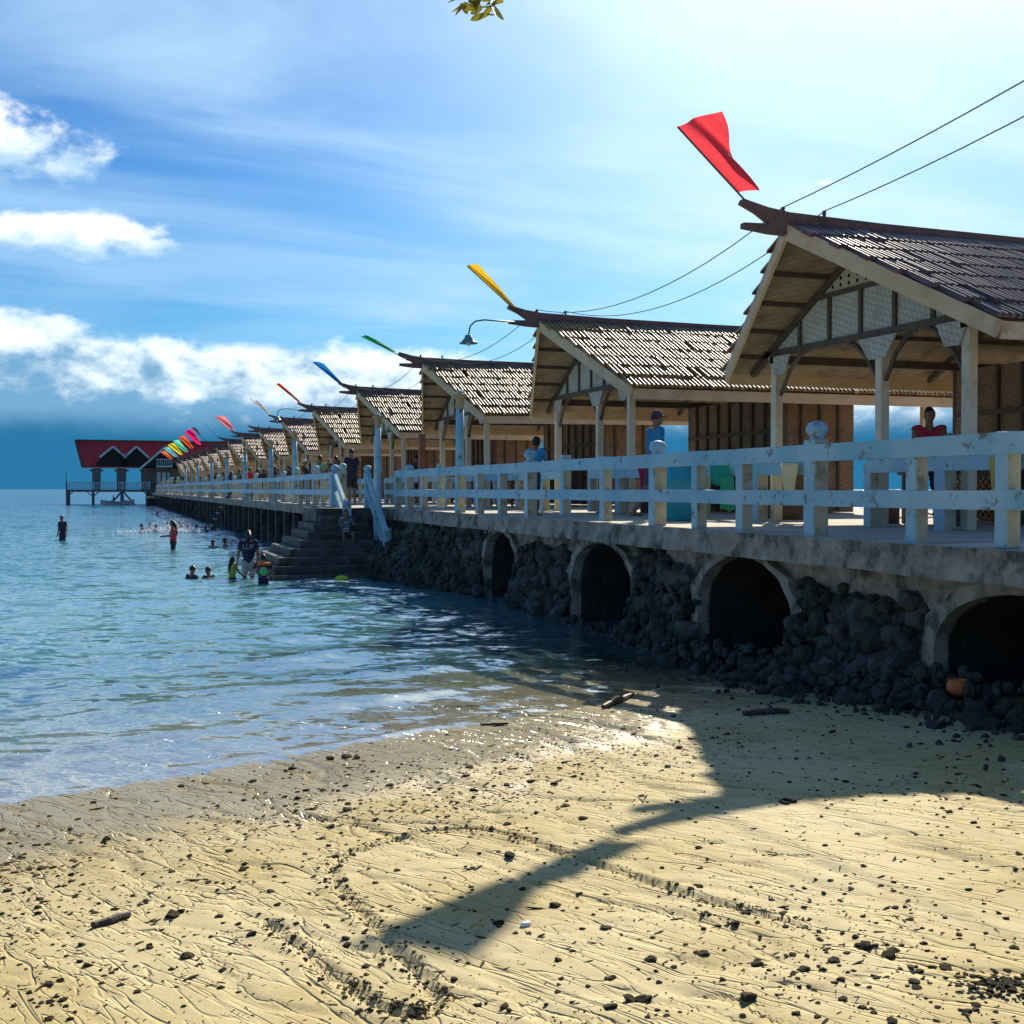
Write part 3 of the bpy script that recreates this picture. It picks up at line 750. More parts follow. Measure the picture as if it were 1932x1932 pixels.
TILES_REST = [t for t in TL_N if t not in TILES_FRONT]
ME_NEAR = tiles_joined(TL_N, -1, TILE); ME_FAR = tiles_joined(TL_F, 1, TILE); ME_REST = tiles_joined(TILES_REST, -1, TILE)
ME_NEAR_R = ME_NEAR.copy(); ME_NEAR_R.materials[0] = TILE_F
ME_REST_P = {}
for _i, _m in ((1, TILE_P), (2, TILE_G)): ME_REST_P[_i] = ME_REST.copy(); ME_REST_P[_i].materials[0] = _m
ME_NEAR_G = tiles_joined(TL_N, -1, TILE_G)

def slab(side, z_off, th, m, nm, y0=0.02, y1=WH, xb=XB):
    mb = MB(); vs = []
    for (y, xx) in ((y0, xfront(y0)), (y1, xfront(y1))):
        z = zroof(y)+z_off
        vs += [(xx+.02, side*y, z-th), (xb, side*y, z-th), (xx+.02, side*y, z), (xb, side*y, z)]
    mb.add(vs, [(0, 1, 5, 4), (2, 6, 7, 3), (0, 2, 3, 1), (4, 5, 7, 6), (0, 4, 6, 2), (1, 3, 7, 5)])
    return mb.mesh(nm, m)
HUT = {}
def shape(nm, mb, m, smooth=False): HUT.setdefault(nm, []).append((mb.mesh(nm, m, smooth) if isinstance(mb, MB) else mb))
shape('roof_underlay', slab(-1, .028, .012, DTIMB, 'roof_underlay', .1), None); shape('roof_underlay', slab(1, .028, .012, DTIMB, 'roof_underlay', .1), None); shape('ceiling', slab(-1, -.010, .035, AMAK_C, 'ceiling'), None); shape('ceiling', slab(1, -.010, .035, AMAK_C, 'ceiling'), None)
for side in (-1, 1):
    a = (XA, side*.015, ZR-.02); b = (XE, side*(WH+.02), ZE-.09)
    shape('bargeboard', MB().beam(a, b, .05, .21), TRIM)
    shape('fascia', MB().box(XE+.03, XB, side*WH-.02, side*WH+.02, ZE-.20, ZE+.005), TRIM)
    for k in range(1, 5):
        y = WH*k/5.0+.1; z = zroof(y)-.075
        shape('purlin', MB().beam((xfront(y)+.04, side*y, z), (XB-.05, side*y, z), .06, .06), DTIMB)
    shape('rafter', MB().beam((0, side*.04, ZR-.14), (0, side*2.95, zroof(2.95)-.14), .09, .10), DTIMB)
    for x in (3.5, 7.0): shape('rafter', MB().beam((x, side*.04, ZR-.14), (x, side*2.95, zroof(2.95)-.14), .08, .09), DTIMB)
    shape('wall_plate', MB().beam((-.1, side*2.21, 2.56), (7.2, side*2.21, 2.56), .10, .12), DTIMB)
shape('tie_beam', MB().beam((0, -2.62, 2.66), (0, 2.62, 2.66), .09, .10), DTIMB)
shape('collar_beam', MB().beam((0, -1.30, 3.36), (0, 1.30, 3.36), .07, .07), DTIMB)
for y in (-1.54, -.76, 0, .76, 1.54):
    shape('gable_strut', MB().box(-.035, .035, y-.035, y+.035, 2.71, min(3.325, zroof(y)-.20)), DTIMB)
ys = [-2.5, -1.54, -.76, 0, .76, 1.54, 2.5]
for a, b in zip(ys[:-1], ys[1:]):
    a2, b2 = a+.04, b-.04
    za, zb = min(3.33, zroof(a2)-.17), min(3.33, zroof(b2)-.17)
    poly = [(a2, 2.705), (b2, 2.705)]
    if zb > 2.72: poly.append((b2, zb))
    if (za < 3.33) != (zb < 3.33):
        yc = math.copysign(WH*(ZR-3.50)/(ZR-ZE), a+b)
        if a2 < yc < b2: poly.append((yc, 3.33))
    if za > 2.72: poly.append((a2, za))
    shape('gable_panel', MB().prism(poly, 0, .0, .02), AMAK_W)
def holed_triangle():
    mb = MB(); z0, z1 = 3.40, ZR-.17; w0 = 1.04
    mb.prism([(-w0, z0), (w0, z0), (0.0, z1)], 0, .0, .02); return mb
shape('gable_top_panel', holed_triangle(), mat('perforated_panel', (.50, .42, .28), (.58, .50, .35), 5, .8, .2))
hole_discs = MB()  # flat dark discs on the solid panel, coloured as the shade inside openings
for r, zc in enumerate((3.47, 3.57, 3.67)):
    n = 8-2*r
    for k in range(n):
        y = (k-(n-1)/2)*.20; hole_discs.prism([(y+.03*math.cos(t), zc+.03*math.sin(t)) for t in np.linspace(0, 2*math.pi, 9)[:-1]], 0, -.004, .001)
shape('vent_shade_discs', hole_discs, mat('opening_shade', (.015, .014, .012), (.02, .02, .018), 5, .9, 0))
for y in (-2.21, 2.21, -.48): shape('post', MB().box(-.07, .07, y-.07, y+.07, 0, 2.60, .008), POSTM)
for x in (3.5, 7.0):
    for y in (-2.21, 2.21): shape('post', MB().box(x-.06, x+.06, y-.06, y+.06, 0, 2.60), DTIMB if x < 4 else POSTM)
for y, w in ((-.48, .42), (-2.0, .3), (2.0, .3)):
    shape('woven_bracket', MB().prism([(y-w*.45, 2.30), (y+w*.45, 2.30), (y+w, 2.60), (y-w, 2.60)], 0, -.10, -.075), AMAK_W)
for y0, y1 in ((-2.1, -1.35), (2.1, 1.35), (-.55, -1.2), (-.40, .35)):
    shape('knee_brace', MB().tube([(0, y0, 2.0), (0, y0+(y1-y0)*.35, 2.36), (0, y0+(y1-y0)*.7, 2.55), (0, y1, 2.62)], .035, 5), DTIMB)
# rear room of woven bamboo
for (x0, x1, y0, y1) in ((3.42, 3.46, -2.15, 2.15), (5.2, 5.24, -2.15, 2.15), (3.47, 5.19, -2.24, -2.20), (3.47, 5.19, 2.20, 2.24)):
    shape('woven_wall', MB().box(x0, x1, y0, y1, .02, 2.5), AMAK_B)
for y in (-1.6, -1.05, -.5, .05, .6, 1.15, 1.7): shape('wall_stud', MB().box(3.36, 3.42, y-.03, y+.03, .02, 2.5), DTIMB)
for x in (3.9, 4.35, 4.8): shape('wall_stud', MB().box(x-.03, x+.03, -2.29, -2.24, .02, 2.5), DTIMB)
for z in (1.0, 1.75): shape('wall_rail', MB().box(3.345, 3.36, -2.1, 2.1, z-.04, z+.04), DTIMB)
lat = MB()
for k in range(-8, 34):
    for sg in (1, -1):
        y0 = -2.1+k*.13; pts = []
        for t in (0, 1):
            y = y0+(0.95*t if sg > 0 else .95*(1-t)); pts.append([2.9+(.012 if sg > 0 else 0), y, .08+.95*t])
        if min(pts[0][1], pts[1][1]) < -2.1 or max(pts[0][1], pts[1][1]) > 2.1: continue
        lat.beam(pts[0], pts[1], .010, .030, (1, 0, 0))
shape('lattice', lat, DTIMB)
shape('lattice_rail', MB().beam((2.9, -2.1, 1.05), (2.9, 2.1, 1.05), .07, .06), DTIMB)
# ridge board with the two forked beam ends
zr = ZR
prof = [(XB, zr-.05), (XB, zr+.17), (3.0, zr+.17), (.3, zr+.20), (-1.2, zr+.245), (-1.55, zr+.29), (-1.92, zr+.375), (-1.95, zr+.31), (-1.72, zr+.21), (-1.50, zr+.075),
        (-1.60, zr+.065), (-1.91, zr+.055), (-1.91, zr-.015), (-1.5, zr-.06), (-1.2, zr-.07)]
shape('ridge_board', MB().prism(prof, 1, -.055, .055), RIDGE)
for side in (-1, 1):
    mb = MB(); n1 = .40
    vs = []
    for x in (XA-.02, XB+.02):
        for (y, dz) in ((.05, .135), (n1, .085), (n1, .06), (.05, .11)): vs.append((x+(.10 if (y == n1 and x < 0) else 0), side*y, zroof(y)+dz))
    mb.add(vs, [(0, 1, 2, 3), (7, 6, 5, 4), (0, 4, 5, 1), (1, 5, 6, 2), (2, 6, 7, 3), (3, 7, 4, 0)])
    shape('ridge_cap', mb, RIDGE)
for x in (-1.28, -.62): shape('insulator', MB().lathe([(.022, 0), (.022, .03), (.034, .04), (.020, .055), (.034, .07), (.02, .09)], 8, (x, 0, zr+.23)), DTIMB)
# tables and benches inside
tb = thing  # (alias kept short)
FAR_SKIP = {'purlin', 'gable_strut', 'vent_shade_discs', 'wall_stud', 'wall_rail', 'lattice', 'lattice_rail', 'insulator', 'knee_brace', 'woven_bracket', 'collar_beam', 'gable_top_panel'}
FLAGNAME = ['', 'red', 'yellow', 'green', 'blue', 'orange-red', 'white', None, 'pink', 'bare', 'dark grey', 'magenta', 'orange', 'mint', 'lemon', 'pale teal', 'small orange']
huts = []
def hut_center(i): return 14.17+9.75*(i-1)
for i in range(1, 17):
    sc = hut_center(i)
    if i == 7: lab = 'bamboo-roofed hut without a flag between the white and pink flags'
    elif i == 9: lab = 'bamboo-roofed hut with a bare flagpole beside the pink flag hut'
    elif i == 1: lab = 'large bamboo-roofed hut with the red flag above its forked ridge'
    else: lab = 'bamboo-roofed pier hut under the %s flag' % FLAGNAME[i]
    h = thing('pier_hut', lab, 'hut', W(10.1, sc, DK), TH, 'gabled huts along the pier')
    huts.append(h)
    if i > 1: h.rotation_euler = (random.gauss(0, .006), random.gauss(0, .005), TH+random.gauss(0, .010)); h.scale = (random.uniform(.97, 1.02), random.uniform(.97, 1.03), random.uniform(.975, 1.02))
    for nm, mes in HUT.items():
        if i > 8 and nm in FAR_SKIP: continue
        for me in mes: link(nm, me, h)
    far_tiles = link('far_roof_slope', ME_FAR, h); tag(far_tiles, kind='stuff')
    if i in (1, 2):
        rs = link('roof_slope', None, h)
        for (x, y, z, c, j) in TILES_FRONT:
            if random.random() < .012: continue
            if random.random() < .06: y -= random.uniform(.02, .10); z -= .014
            o = link('roof_tile', tile_mats[i], rs, (x+random.uniform(-.006, .006), y, z+random.uniform(-.004, .006)))
            o.rotation_euler = (SLOPE+random.gauss(0, .006), 0, random.gauss(0, .012))
        tag(link('rear_tiles', ME_REST_P[i], rs), kind='stuff')
    else:
        tag(link('near_roof_slope', ME_NEAR_G if i in (3, 5) else (ME_NEAR_R if i > 5 else ME_NEAR), h), kind='stuff')

# ---------------------------------------------------------------- flags on slanting poles
def flag(i, colr, label, tip=(1.65, 1.17), width=.55, sag=.25, cover=(.30, 1.0), curl=0.0, seed=0):
    sc = hut_center(i); base = W(10.1-1.80, sc, DK+ZR+.30)
    root = thing('flag', label, 'flag', base, TH)
    tipv = Vector((-(tip[0]-.57), 0, tip[1]-.245))
    MB().tube([(.12, .0, -.10), tipv*.5, tipv], .013, 6).build('pole', DTIMB, root)
    if colr is None: return root
    nu, nv = 22, 14; vs = []
    pd = tipv.normalized(); out = Vector((.86, 0, .42)).normalized()
    for a in range(nu+1):
        u = a/nu; p = tipv*(cover[0]+(cover[1]-cover[0])*u)
        for b in range(nv+1):
            v = b/nv; ww = width*(.42+.62*u**.9)
            wav = math.sin(v*5.2+u*4.0+seed)*.15*v+math.sin(v*9+u*8+seed*2)*.055*v
            o = p+out*ww*v-pd*(sag*v*v*(1-.6*u))+Vector((0, wav*1.5*(width+.2), -curl*v*v+wav*.45*(width+.25)))
            vs.append(o)
    fs = [(a*(nv+1)+b, (a+1)*(nv+1)+b, (a+1)*(nv+1)+b+1, a*(nv+1)+b+1) for a in range(nu) for b in range(nv)]
    MB().add(vs, fs).build('flag_cloth', cloth(label.split()[0]+str(i), colr, .45), root, smooth=True)
    return root
flag(1, (.74, .06, .08), 'large red flag rippling over the hut with the power cables', (1.66, 1.20), .62, .06, (.16, 1.0), 0, 1.0)
flag(2, (.72, .46, .03), 'yellow flag furled along its pole above the goose-neck lamp', (1.62, 1.10), .20, .10, (.08, 1.0), .0, 2.2)
flag(3, (.03, .38, .16), 'long green flag held almost level', (1.85, .80), .20, .15, (.25, 1.0), .05, .5)
flag(4, (.01, .16, .45), 'blue flag blown full over the tiled roof', (1.62, 1.05), .34, .25, (.10, 1.0), .12, 3.1)
flag(5, (.62, .06, .02), 'orange-red flag rolled narrow on its pole', (1.62, 1.08), .14, .1, (.05, 1.0), .0, 1.4)
flag(6, (.66, .64, .58), 'white flag hanging loose from a thin pole', (1.66, 1.15), .26, .3, (.12, .85), .10, .2)
flag(8, (.72, .22, .25), 'pink half-round flag above the tiled huts', (1.75, 1.25), .55, .30, (.22, 1.0), .0, 2.0)
flag(9, None, 'bare slanting flagpole on a hut ridge', (1.85, 1.45))
flag(10, (.09, .12, .14), 'dark grey torn flag', (2.0, 1.5), .35, .1, (.55, 1.0), .1, 1.1)
flag(11, (.75, .02, .16), 'magenta flag in the cluster beside the pavilion roof', (2.0, 1.6), .72, .1, (.15, 1.0), 0, .6)
flag(12, (.75, .11, .03), 'orange flag next to the magenta flag', (1.95, 1.5), .60, .1, (.15, 1.0), 0, 1.9)
flag(13, (.15, .62, .42), 'mint green flag between the orange and lemon flags', (2.0, 1.5), .62, .2, (.1, 1.0), 0, 2.6)
flag(14, (.70, .62, .04), 'lemon yellow flag in the far cluster', (2.05, 1.45), .70, .2, (.1, 1.0), 0, .9)
flag(15, (.20, .60, .62), 'pale teal flag in the far cluster', (2.05, 1.35), .62, .2, (.1, 1.0), 0, 1.5)
flag(16, (.72, .16, .06), 'small orange flag nearest the pavilion gable', (2.0, 1.2), .58, .2, (.1, 1.0), 0, 2.9)

# ---------------------------------------------------------------- power cables along the ridges
WIRE = mat('cable_rubber', (.03, .03, .032), (.045, .045, .045), 5, .6, 0)
for kx, lab in ((-1.28, 'power cable strung over the front insulators of the ridges'), (-.62, 'power cable strung over the second insulators of the ridges')):
    pts = []
    for i in range(0, 12):
        a = W(10.1+kx, hut_center(i), DK+ZR+.315) if i else W(8.9+kx*.3, 3.4, 7.0-.25*(kx+1.28)); b = W(10.1+kx, hut_center(i+1), DK+ZR+.315)
        sg = (.50 if kx < -1 else .56) if i else (.20 if kx < -1 else .24)
        for k in range(14):
            t = k/14; p = a.lerp(b, t); p.z -= sg*4*t*(1-t)*(1+.05*math.sin(i*2.1)); pts.append(p)
    w0 = pts[0].copy(); tag(MB().tube([p-w0 for p in pts], .0080, 5).build('power_cable', WIRE, None, w0), lab, 'cable')
up = thing('utility_pole', 'tall timber utility pole carrying the two power cables', 'pole', W(8.55, 3.2, DK), TH)
MB().tube([(0, 0, 0), (0, 0, 5.6)], [.13, .09], 10).build('pole_shaft', DTIMB, up, smooth=True)
MB().box(-.3, .6, .10, .20, 5.12, 5.24).build('cross_arm', DTIMB, up)
def goose_lamp(i, lab):
    r = thing('street_lamp', lab, 'lamp', W(10.1-1.85, hut_center(i), DK+ZR+.02), TH)
    LM = mat('lamp_enamel', (.10, .22, .26), (.16, .30, .34), 6, .45, .1)
    MB().tube([(.25, 0, 0), (-.62, 0, .02), (-.82, 0, -.02), (-.93, 0, -.12), (-.97, 0, -.30)], .018, 7).build('arm', LM, r, smooth=True)
    MB().lathe([(.03, .05), (.07, .04), (.09, -.02), (.155, -.10), (.20, -.13), (.195, -.137), (.14, -.11), (.06, -.05)], 18, (-.97, 0, -.36)).build('lamp_shade', LM, r, smooth=True)
    MB().ell((-.97, 0, -.49), (.045, .045, .06), 10, 8).build('bulb', mat('bulb_glass', (.75, .74, .68), None, 5, .2, 0), r, smooth=True)
goose_lamp(2, 'goose-neck lamp hanging from the ridge under the yellow flag'); goose_lamp(5, 'goose-neck lamp hanging from the ridge under the orange-red flag')

# ---------------------------------------------------------------- lamp columns standing on the balustrade line
CAPM = mat('ochre_capital', (.42, .30, .14), (.52, .38, .20), 4, .75, .3)
for k, s in enumerate((24.8, 33.0, 43.4, 52.0, 61.0, 70.0, 80.0, 92.0, 106.0)):
    p = 7.35 if s < 34 else far_line(s)+.12
    lab = {24.8: 'tall blue lamp column rising from the balustrade above the rubble wall', 33.0: 'blue lamp column with ochre capital beside the stair head'}.get(s, 'blue lamp column with ochre capital along the outer balustrade')
    r = thing('lamp_column', lab, 'lamp column', W(p, s, DK), TH, 'lamp columns along the pier')
    MB().lathe([(.115, 0), (.115, .06), (.098, .08), (.095, 1.6), (.088, 2.28)], 14).build('shaft', PAINT, r, smooth=True)
    MB().lathe([(.09, 2.28), (.115, 2.30), (.10, 2.34), (.10, 2.47), (.13, 2.52), (.165, 2.55), (.165, 2.585), (.06, 2.60)], 14).build('capital', CAPM, r)
    MB().ell((0, 0, 2.63), (.085, .085, .045), 12, 6).build('cap', PAINT, r, smooth=True)
tag(MB().box(-.10, .10, -.10, .10, 0, 2.25, .01).build('timber_post', RUST, None, W(9.5, 36.3, DK), TH), 'square red-brown post on the walkway beyond the stair head', 'post')

# ================================================================== PAVILION at the head of the pier
ROOFR = mat('red_roof', (.42, .022, .022), (.55, .04, .035), .9, .6, .25, 7, stain=(.30, .05, .05), sscale=.5, samt=(.5, .7))
PW = mat('pavilion_timber', (.10, .115, .115), (.15, .165, .16), 2, .8, .2, 8)
pv = thing('pavilion', 'stilted pavilion with a long red roof and dormer gables at the pier head', 'building', W(2.4, 180, 0), TH)
def pvb(nm, m, p0, p1, s0, s1, z0, z1): return MB().box(p0-2.4, p1-2.4, s0-180, s1-180, z0, z1).build(nm, m, pv)
DZ = 2.16
pvb('deck', PW, -5.2, 20, 178.4, 190, DZ-.35, DZ)
for (p) in (-5.05, -1.6, 2.4, 6.1, 10, 14): 
    for s in (178.7, 184, 189.5): pvb('stilt', PW, p-.16, p+.16, s-.16, s+.16, -2.2, DZ-.35)
for p in (-5.05, -1.6, 6.1):
    for sg in (1, -1):
        if (p == -5.05 and sg < 0) or (p == 6.1 and sg > 0): continue
        MB().beam((p-2.4, 178.7-180, DZ-1.0), (p-2.4+sg*.8, 178.7-180, DZ-.36), .14, .14).build('knee_brace', PW, pv)
for sg in (-1, 1): MB().beam((sg*.15, 178.6-180, DZ-.35), (sg*1.75, 178.6-180, -.1), .2, .24).build('raking_strut', PW, pv)
# deck railing with balusters
pvb('top_rail', GREYP, -5.2, 6.2, 178.45, 178.55, DZ+.98, DZ+1.08); pvb('lower_rail', GREYP, -5.2, 6.2, 178.45, 178.55, DZ+.10, DZ+.18)
pvb('top_rail', GREYP, -5.2, -5.1, 178.56, 189, DZ+.98, DZ+1.08)
for k in range(46):
    p = -5.0+k*.245; pvb('baluster', GREYP, p-.055, p+.055, 178.46, 178.54, DZ+.18, DZ+.98)
for p in (-5.12, -1.5, 2.4, 6.1): pvb('rail_post', GREYP, p-.10, p+.10, 178.40, 178.60, DZ, DZ+1.15)
pvb('flag_staff', PW, -5.2, -5.1, 178.3, 178.4, DZ, DZ+2.5)
for p0, p1 in ((-1.7, -.55), (1.7, 2.95), (5.2, 6.4), (9, 10), (13, 14)):
    pvb('pillar', PW, p0, p1, 180.2, 180.7, DZ, 5.25); pvb('bracket', PW, p0-.35, p1+.35, 180.25, 180.65, 4.75, 5.05)
    pvb('pillar', PW, p0, p1, 186.4, 186.9, DZ, 5.25)
pvb('eave_beam', GREYP, -2.9, 8.2, 179.1, 179.25, 5.2, 5.5)
pvb('wall_panel', PW, 6.4, 18, 180.4, 180.6, DZ, 5.3)
# hipped main roof
mb = MB(); L, Rr = -3.9-2.4, 19.0-2.4; e0, e1 = -3.0-2.4, 19.4-2.4
A = [(e0, -1.1, 5.48), (e1, -1.1, 5.48), (Rr, 3.2, 9.25), (L, 3.2, 9.25), (e0, 7.5, 5.48), (e1, 7.5, 5.48)]
mb.add(A, [(0, 1, 2, 3), (3, 2, 5, 4), (1, 5, 2), (0, 3, 4)]); mb.add([(v[0], v[1], v[2]-.14) for v in A], [(3, 2, 1, 0), (4, 5, 2, 3), (2, 5, 1), (4, 3, 0)])
roof = mb.build('roof', ROOFR, pv)
MB().beam((L-.15, 3.2, 9.33), (Rr, 3.2, 9.33), .35, .22).build('ridge_beam', DTIMB, roof)
MB().beam((e0-.02, -1.12, 5.42), (L-.1, 3.15, 9.2), .2, .3).build('hip_board', DTIMB, roof)
def gable(pc, half, zb, zp, s_out, s_in, m):
    x = pc-2.4; y0, y1 = s_out-180, s_in-180
    g = link('dormer', None, pv)
    for sg in (-1, 1):
        MB().add([(x, y0, zp), (x+sg*half, y0, zb), (x+sg*half, y1-1.6, zb), (x, y1, zp), (x, y0, zp-.14), (x+sg*half, y0, zb-.14), (x+sg*half, y1-1.6, zb-.14), (x, y1, zp-.14)], [(0, 1, 2, 3), (7, 6, 5, 4), (0, 4, 5, 1), (1, 5, 6, 2), (3, 7, 4, 0)]).build('dormer_roof', m, g)
        MB().beam((x, y0-.06, zp-.05), (x+sg*half*1.04, y0-.06, zb-.1), .10, .30).build('bargeboard', GREYP, g)
    MB().prism([(x-half*1.35, 5.52), (x+half*1.35, 5.52), (x+half*.93, zb), (x, zp-.15), (x-half*.93, zb)], 1, y0+.25, y0+.32).build('gable_shade_panel', MATS['opening_shade'], g)  # near-black panel: gable end plus the open porch's shade put into its colour
gable(1.15, 1.75, 6.85, 8.35, 178.6, 182.0, ROOFR); gable(4.35, 1.65, 6.85, 8.4, 178.6, 182.0, ROOFR); gable(8.3, 3.4, 5.2, 8.35, 176.8, 182.6, TRIM)
bal = pvb('balcony', GREYP, 7.0, 9.2, 176.6, 177.6, 5.35, 5.55)
for k in range(9): MB().box(4.65+.26*k, 4.72+.26*k, -3.4, -3.33, 5.55, 6.45).build('baluster', GREYP, bal)
MB().box(4.55, 6.85, -3.42, -3.32, 6.45, 6.55).build('rail', GREYP, bal)
GLASSY = mat('pale_window', (.30, .52, .56), (.40, .60, .62), 1, .25, 0)
MB().prism([(4.7, 5.56), (6.75, 5.56), (6.75, 6.7), (5.75, 7.4), (4.7, 6.7)], 1, -2.93, -2.88).build('window', GLASSY, pv)
for k in range(3): pvb('window', GLASSY, 7.2+.75*k, 7.75+.75*k, 180.3, 180.39, DZ+.3, DZ+2.5)
pvb('stair_block', PW, 6.2, 8.8, 176.2, 178.3, -2, DZ-.05)
for k in range(7): pvb('stair_slat', DTIMB, 6.15, 8.85, 176.1, 176.19, .05+.30*k, .20+.30*k)
pb = thing('landing_block', 'dark concrete boat landing stepping down beside the pavilion', 'landing', W(6.8, 168.5, 0), TH)
MB().box(-1.4, 1.6, -4.0, 4.0, -2, .95).build('lower_block', DARKW, pb); MB().box(-1.5, 1.7, -4.1, 4.0, .95, 1.15).build('slab', CONC, pb)

# ---------------------------------------------------------------- boat, ladder, floats
def make_boat():
    b = thing('outrigger_boat', 'small outrigger boat moored under the pavilion struts', 'boat', tuple(W(1.7, 177.0, .05)), TH)
    n = 12; vs = []; m = mat('boat_paint', (.42, .40, .34), (.5, .48, .40), 3, .6, .1)
    for k in range(n+1):
        t = k/n*2-1; w = .42*(1-abs(t)**2.4)+.02; x = 2.3*t; zt = .42+.30*t*t
        vs += [(x, -w, zt), (x, -w*.65, -.02), (x, 0, -.18+.3*t*t), (x, w*.65, -.02), (x, w, zt)]
    fs = [(k*5+j, k*5+j+1, (k+1)*5+j+1, (k+1)*5+j) for k in range(n) for j in range(4)]
    MB().add(vs, fs).build('hull', m, b)
    MB().tube([(-1.8, -1.5, .05), (0, -1.6, -.02), (1.9, -1.5, .1)], .06, 6).build('outrigger', m, b)
    for x in (-.9, .9): MB().tube([(x, -1.6, .05), (x, -.5, .5), (x, .4, .42)], .035, 5).build('boom', m, b)
    for x in (-.8, .5): MB().box(x-.12, x+.12, -.38, .38, .26, .30).build('thwart', m, b)
make_boat()
ld = thing('swim_ladder', 'steep ladder with pale treads from the deck down into the water', 'ladder', W(6.5, 66.5, 0), TH)
for y in (-.35, .35): MB().beam((.05, y, DK+.35), (-1.25, y, -.7), .06, .12).build('stringer', DTIMB, ld)
for k in range(7): t = (k+.6)/7.5; MB().box(.05-1.3*t-.14, .05-1.3*t+.14, -.32, .32, DK+.35-2.39*t-.02, DK+.35-2.39*t+.02).build('tread', PAINT, ld)
def floaty(nm, lab, cat, px, py, c, r, z=0.04):
    x, y, _ = ground(px, py, 0.0); o = MB().ell((0, 0, 0), r, 12, 8).build(nm, mat('buoy_'+nm+str(px), c, None, 5, .5, .1), None, (x, y, z), 0, True); tag(o, lab, cat); return o
floaty('float_toy', 'lime yellow float bobbing at the foot of the stairs', 'float', 645, 1095, (.45, .55, .02), (.17, .10, .08))

# ================================================================== things on the pier
def at_pp(px, p):
    """point on the deck seen in picture column px at pier distance p"""
    t = (px-966)/FPX; Y = p/(t*NX+NY); return Vector((t*Y, Y, DK))
v = at_pp(1290, 8.9)
bb = thing('blue_crate', 'tall turquoise plastic drum standing behind the balustrade', 'drum', v, TH)
BLU = mat('turquoise_plastic', (.02, .26, .38), (.03, .32, .44), 3, .45, .15)
MB().lathe([(.30, 0), (.33, .03), (.33, .28), (.345, .30), (.345, .33), (.33, .35), (.33, .62), (.345, .64), (.345, .67), (.33, .69), (.32, .90), (.29, .92)], 22).build('barrel', BLU, bb, smooth=True)
MB().lathe([(.30, .92), (.31, .93), (.31, .955), (.05, .965)], 22).build('lid', BLU, bb)
bb.name = 'plastic_drum'
def hung_cloth(px, p, w, h, z, c, lab, cat='towel', seed=0, taper=0.0):
    v = at_pp(px, p); mb = MB(); n, k = 10, 8; vs = []
    for a in range(n+1):
        for b in range(k+1):
            u, t = a/n-.5, b/k; vs.append((.03*math.sin(u*14+seed)*(t+.3), u*w*(1-taper*t), z-t*h-.03*math.sin(u*7+seed)*t))
    mb.add(vs, [(a*(k+1)+b, (a+1)*(k+1)+b, (a+1)*(k+1)+b+1, a*(k+1)+b+1) for a in range(n) for b in range(k)])
    o = mb.build('hanging_towel', cloth('towel'+str(seed), c), None, v, TH, True); tag(o, lab, cat)
    md = o.modifiers.new('thickness', 'SOLIDIFY'); md.thickness = .012
hung_cloth(1216, 9.70, .62, .55, .93, (.42, .02, .07), 'crimson towel hung over the inner balustrade', seed=1, taper=.75)
hung_cloth(1357, 9.70, .62, .36, .95, (.03, .30, .20), 'green towel hung beside the turquoise drum', seed=2)
hung_cloth(1372, 9.66, .40, .55, .72, (.06, .34, .18), 'lower green cloth hung beneath the green towel', seed=3)
hung_cloth(1893, 9.66, .46, .42, .88, (.62, .42, .12), 'white and gold towel bundled on the inner balustrade', seed=4, taper=.4)
hung_cloth(1490, 9.66, .48, .50, .90, (.66, .56, .30), 'cream and gold towel drying near the far corner post', seed=5, taper=.55)
def table(p, s, lab, m, L=1.6):
    t = thing('wooden_table', lab, 'table', W(p, s, DK), TH)
    MB().box(-.38, .38, -L/2, L/2, .72, .77, .006).build('table_top', m, t)
    for x in (-.32, .32):
        for y in (-L/2+.1, L/2-.1): MB().box(x-.03, x+.03, y-.03, y+.03, 0, .72).build('leg', m, t)
def bench(p, s, lab, m, L=1.6):
    t = thing('bench', lab, 'bench', W(p, s, DK), TH)
    for x in (-.1, .0, .1): MB().box(x-.045, x+.045, -L/2, L/2, .41, .445).build('seat_slat', m, t)
    for y in (-L/2+.12, L/2-.12): MB().box(-.13, .13, y-.03, y+.03, 0, .41).build('leg', m, t)
for i, nm in ((1, 'red'), (2, 'yellow'), (3, 'green'), (4, 'blue')):
    c = hut_center(i)
    table(11.7, c, 'dark dining table inside the %s flag hut' % nm, DTIMB); bench(11.05, c-.1, 'dark slatted bench on the walkway side of the %s flag hut table' % nm, DTIMB); bench(12.3, c+.1, 'dark slatted bench behind the table of the %s flag hut' % nm, DTIMB)
bench(10.6, 27.9, 'long red-brown bench between the yellow and green flag huts', RUST, 2.4)
def basket():
    v = at_pp(1449, 10.9); b = thing('plastic_basket', 'white slotted plastic basket on a shelf behind the far corner post', 'basket', (v.x, v.y, DK+1.0), TH)
    m = mat('white_plastic', (.70, .70, .66), None, 5, .5, .1)
    MB().box(-.15, .15, -.2, .2, 0, .02).build('base', m, b)
    for k in range(9):
        y = -.2+k*.05; MB().box(-.16, -.145, y-.008, y+.008, .02, .2).build('slat', m, b); MB().box(.145, .16, y-.008, y+.008, .02, .2).build('slat', m, b)
    for x in (-.155, .155): MB().box(x-.012, x+.012, -.22, .22, .2, .225).build('rim', m, b)
    s = thing('counter', 'dark counter behind the balustrade of the red flag hut', 'counter', (v.x, v.y, DK), TH)
    MB().box(-.25, .25, -.9, .5, .94, .995, .006).build('counter_top', DTIMB, s); MB().box(-.22, .22, -.85, .45, 0, .94).build('counter_front', DTIMB, s)
basket()
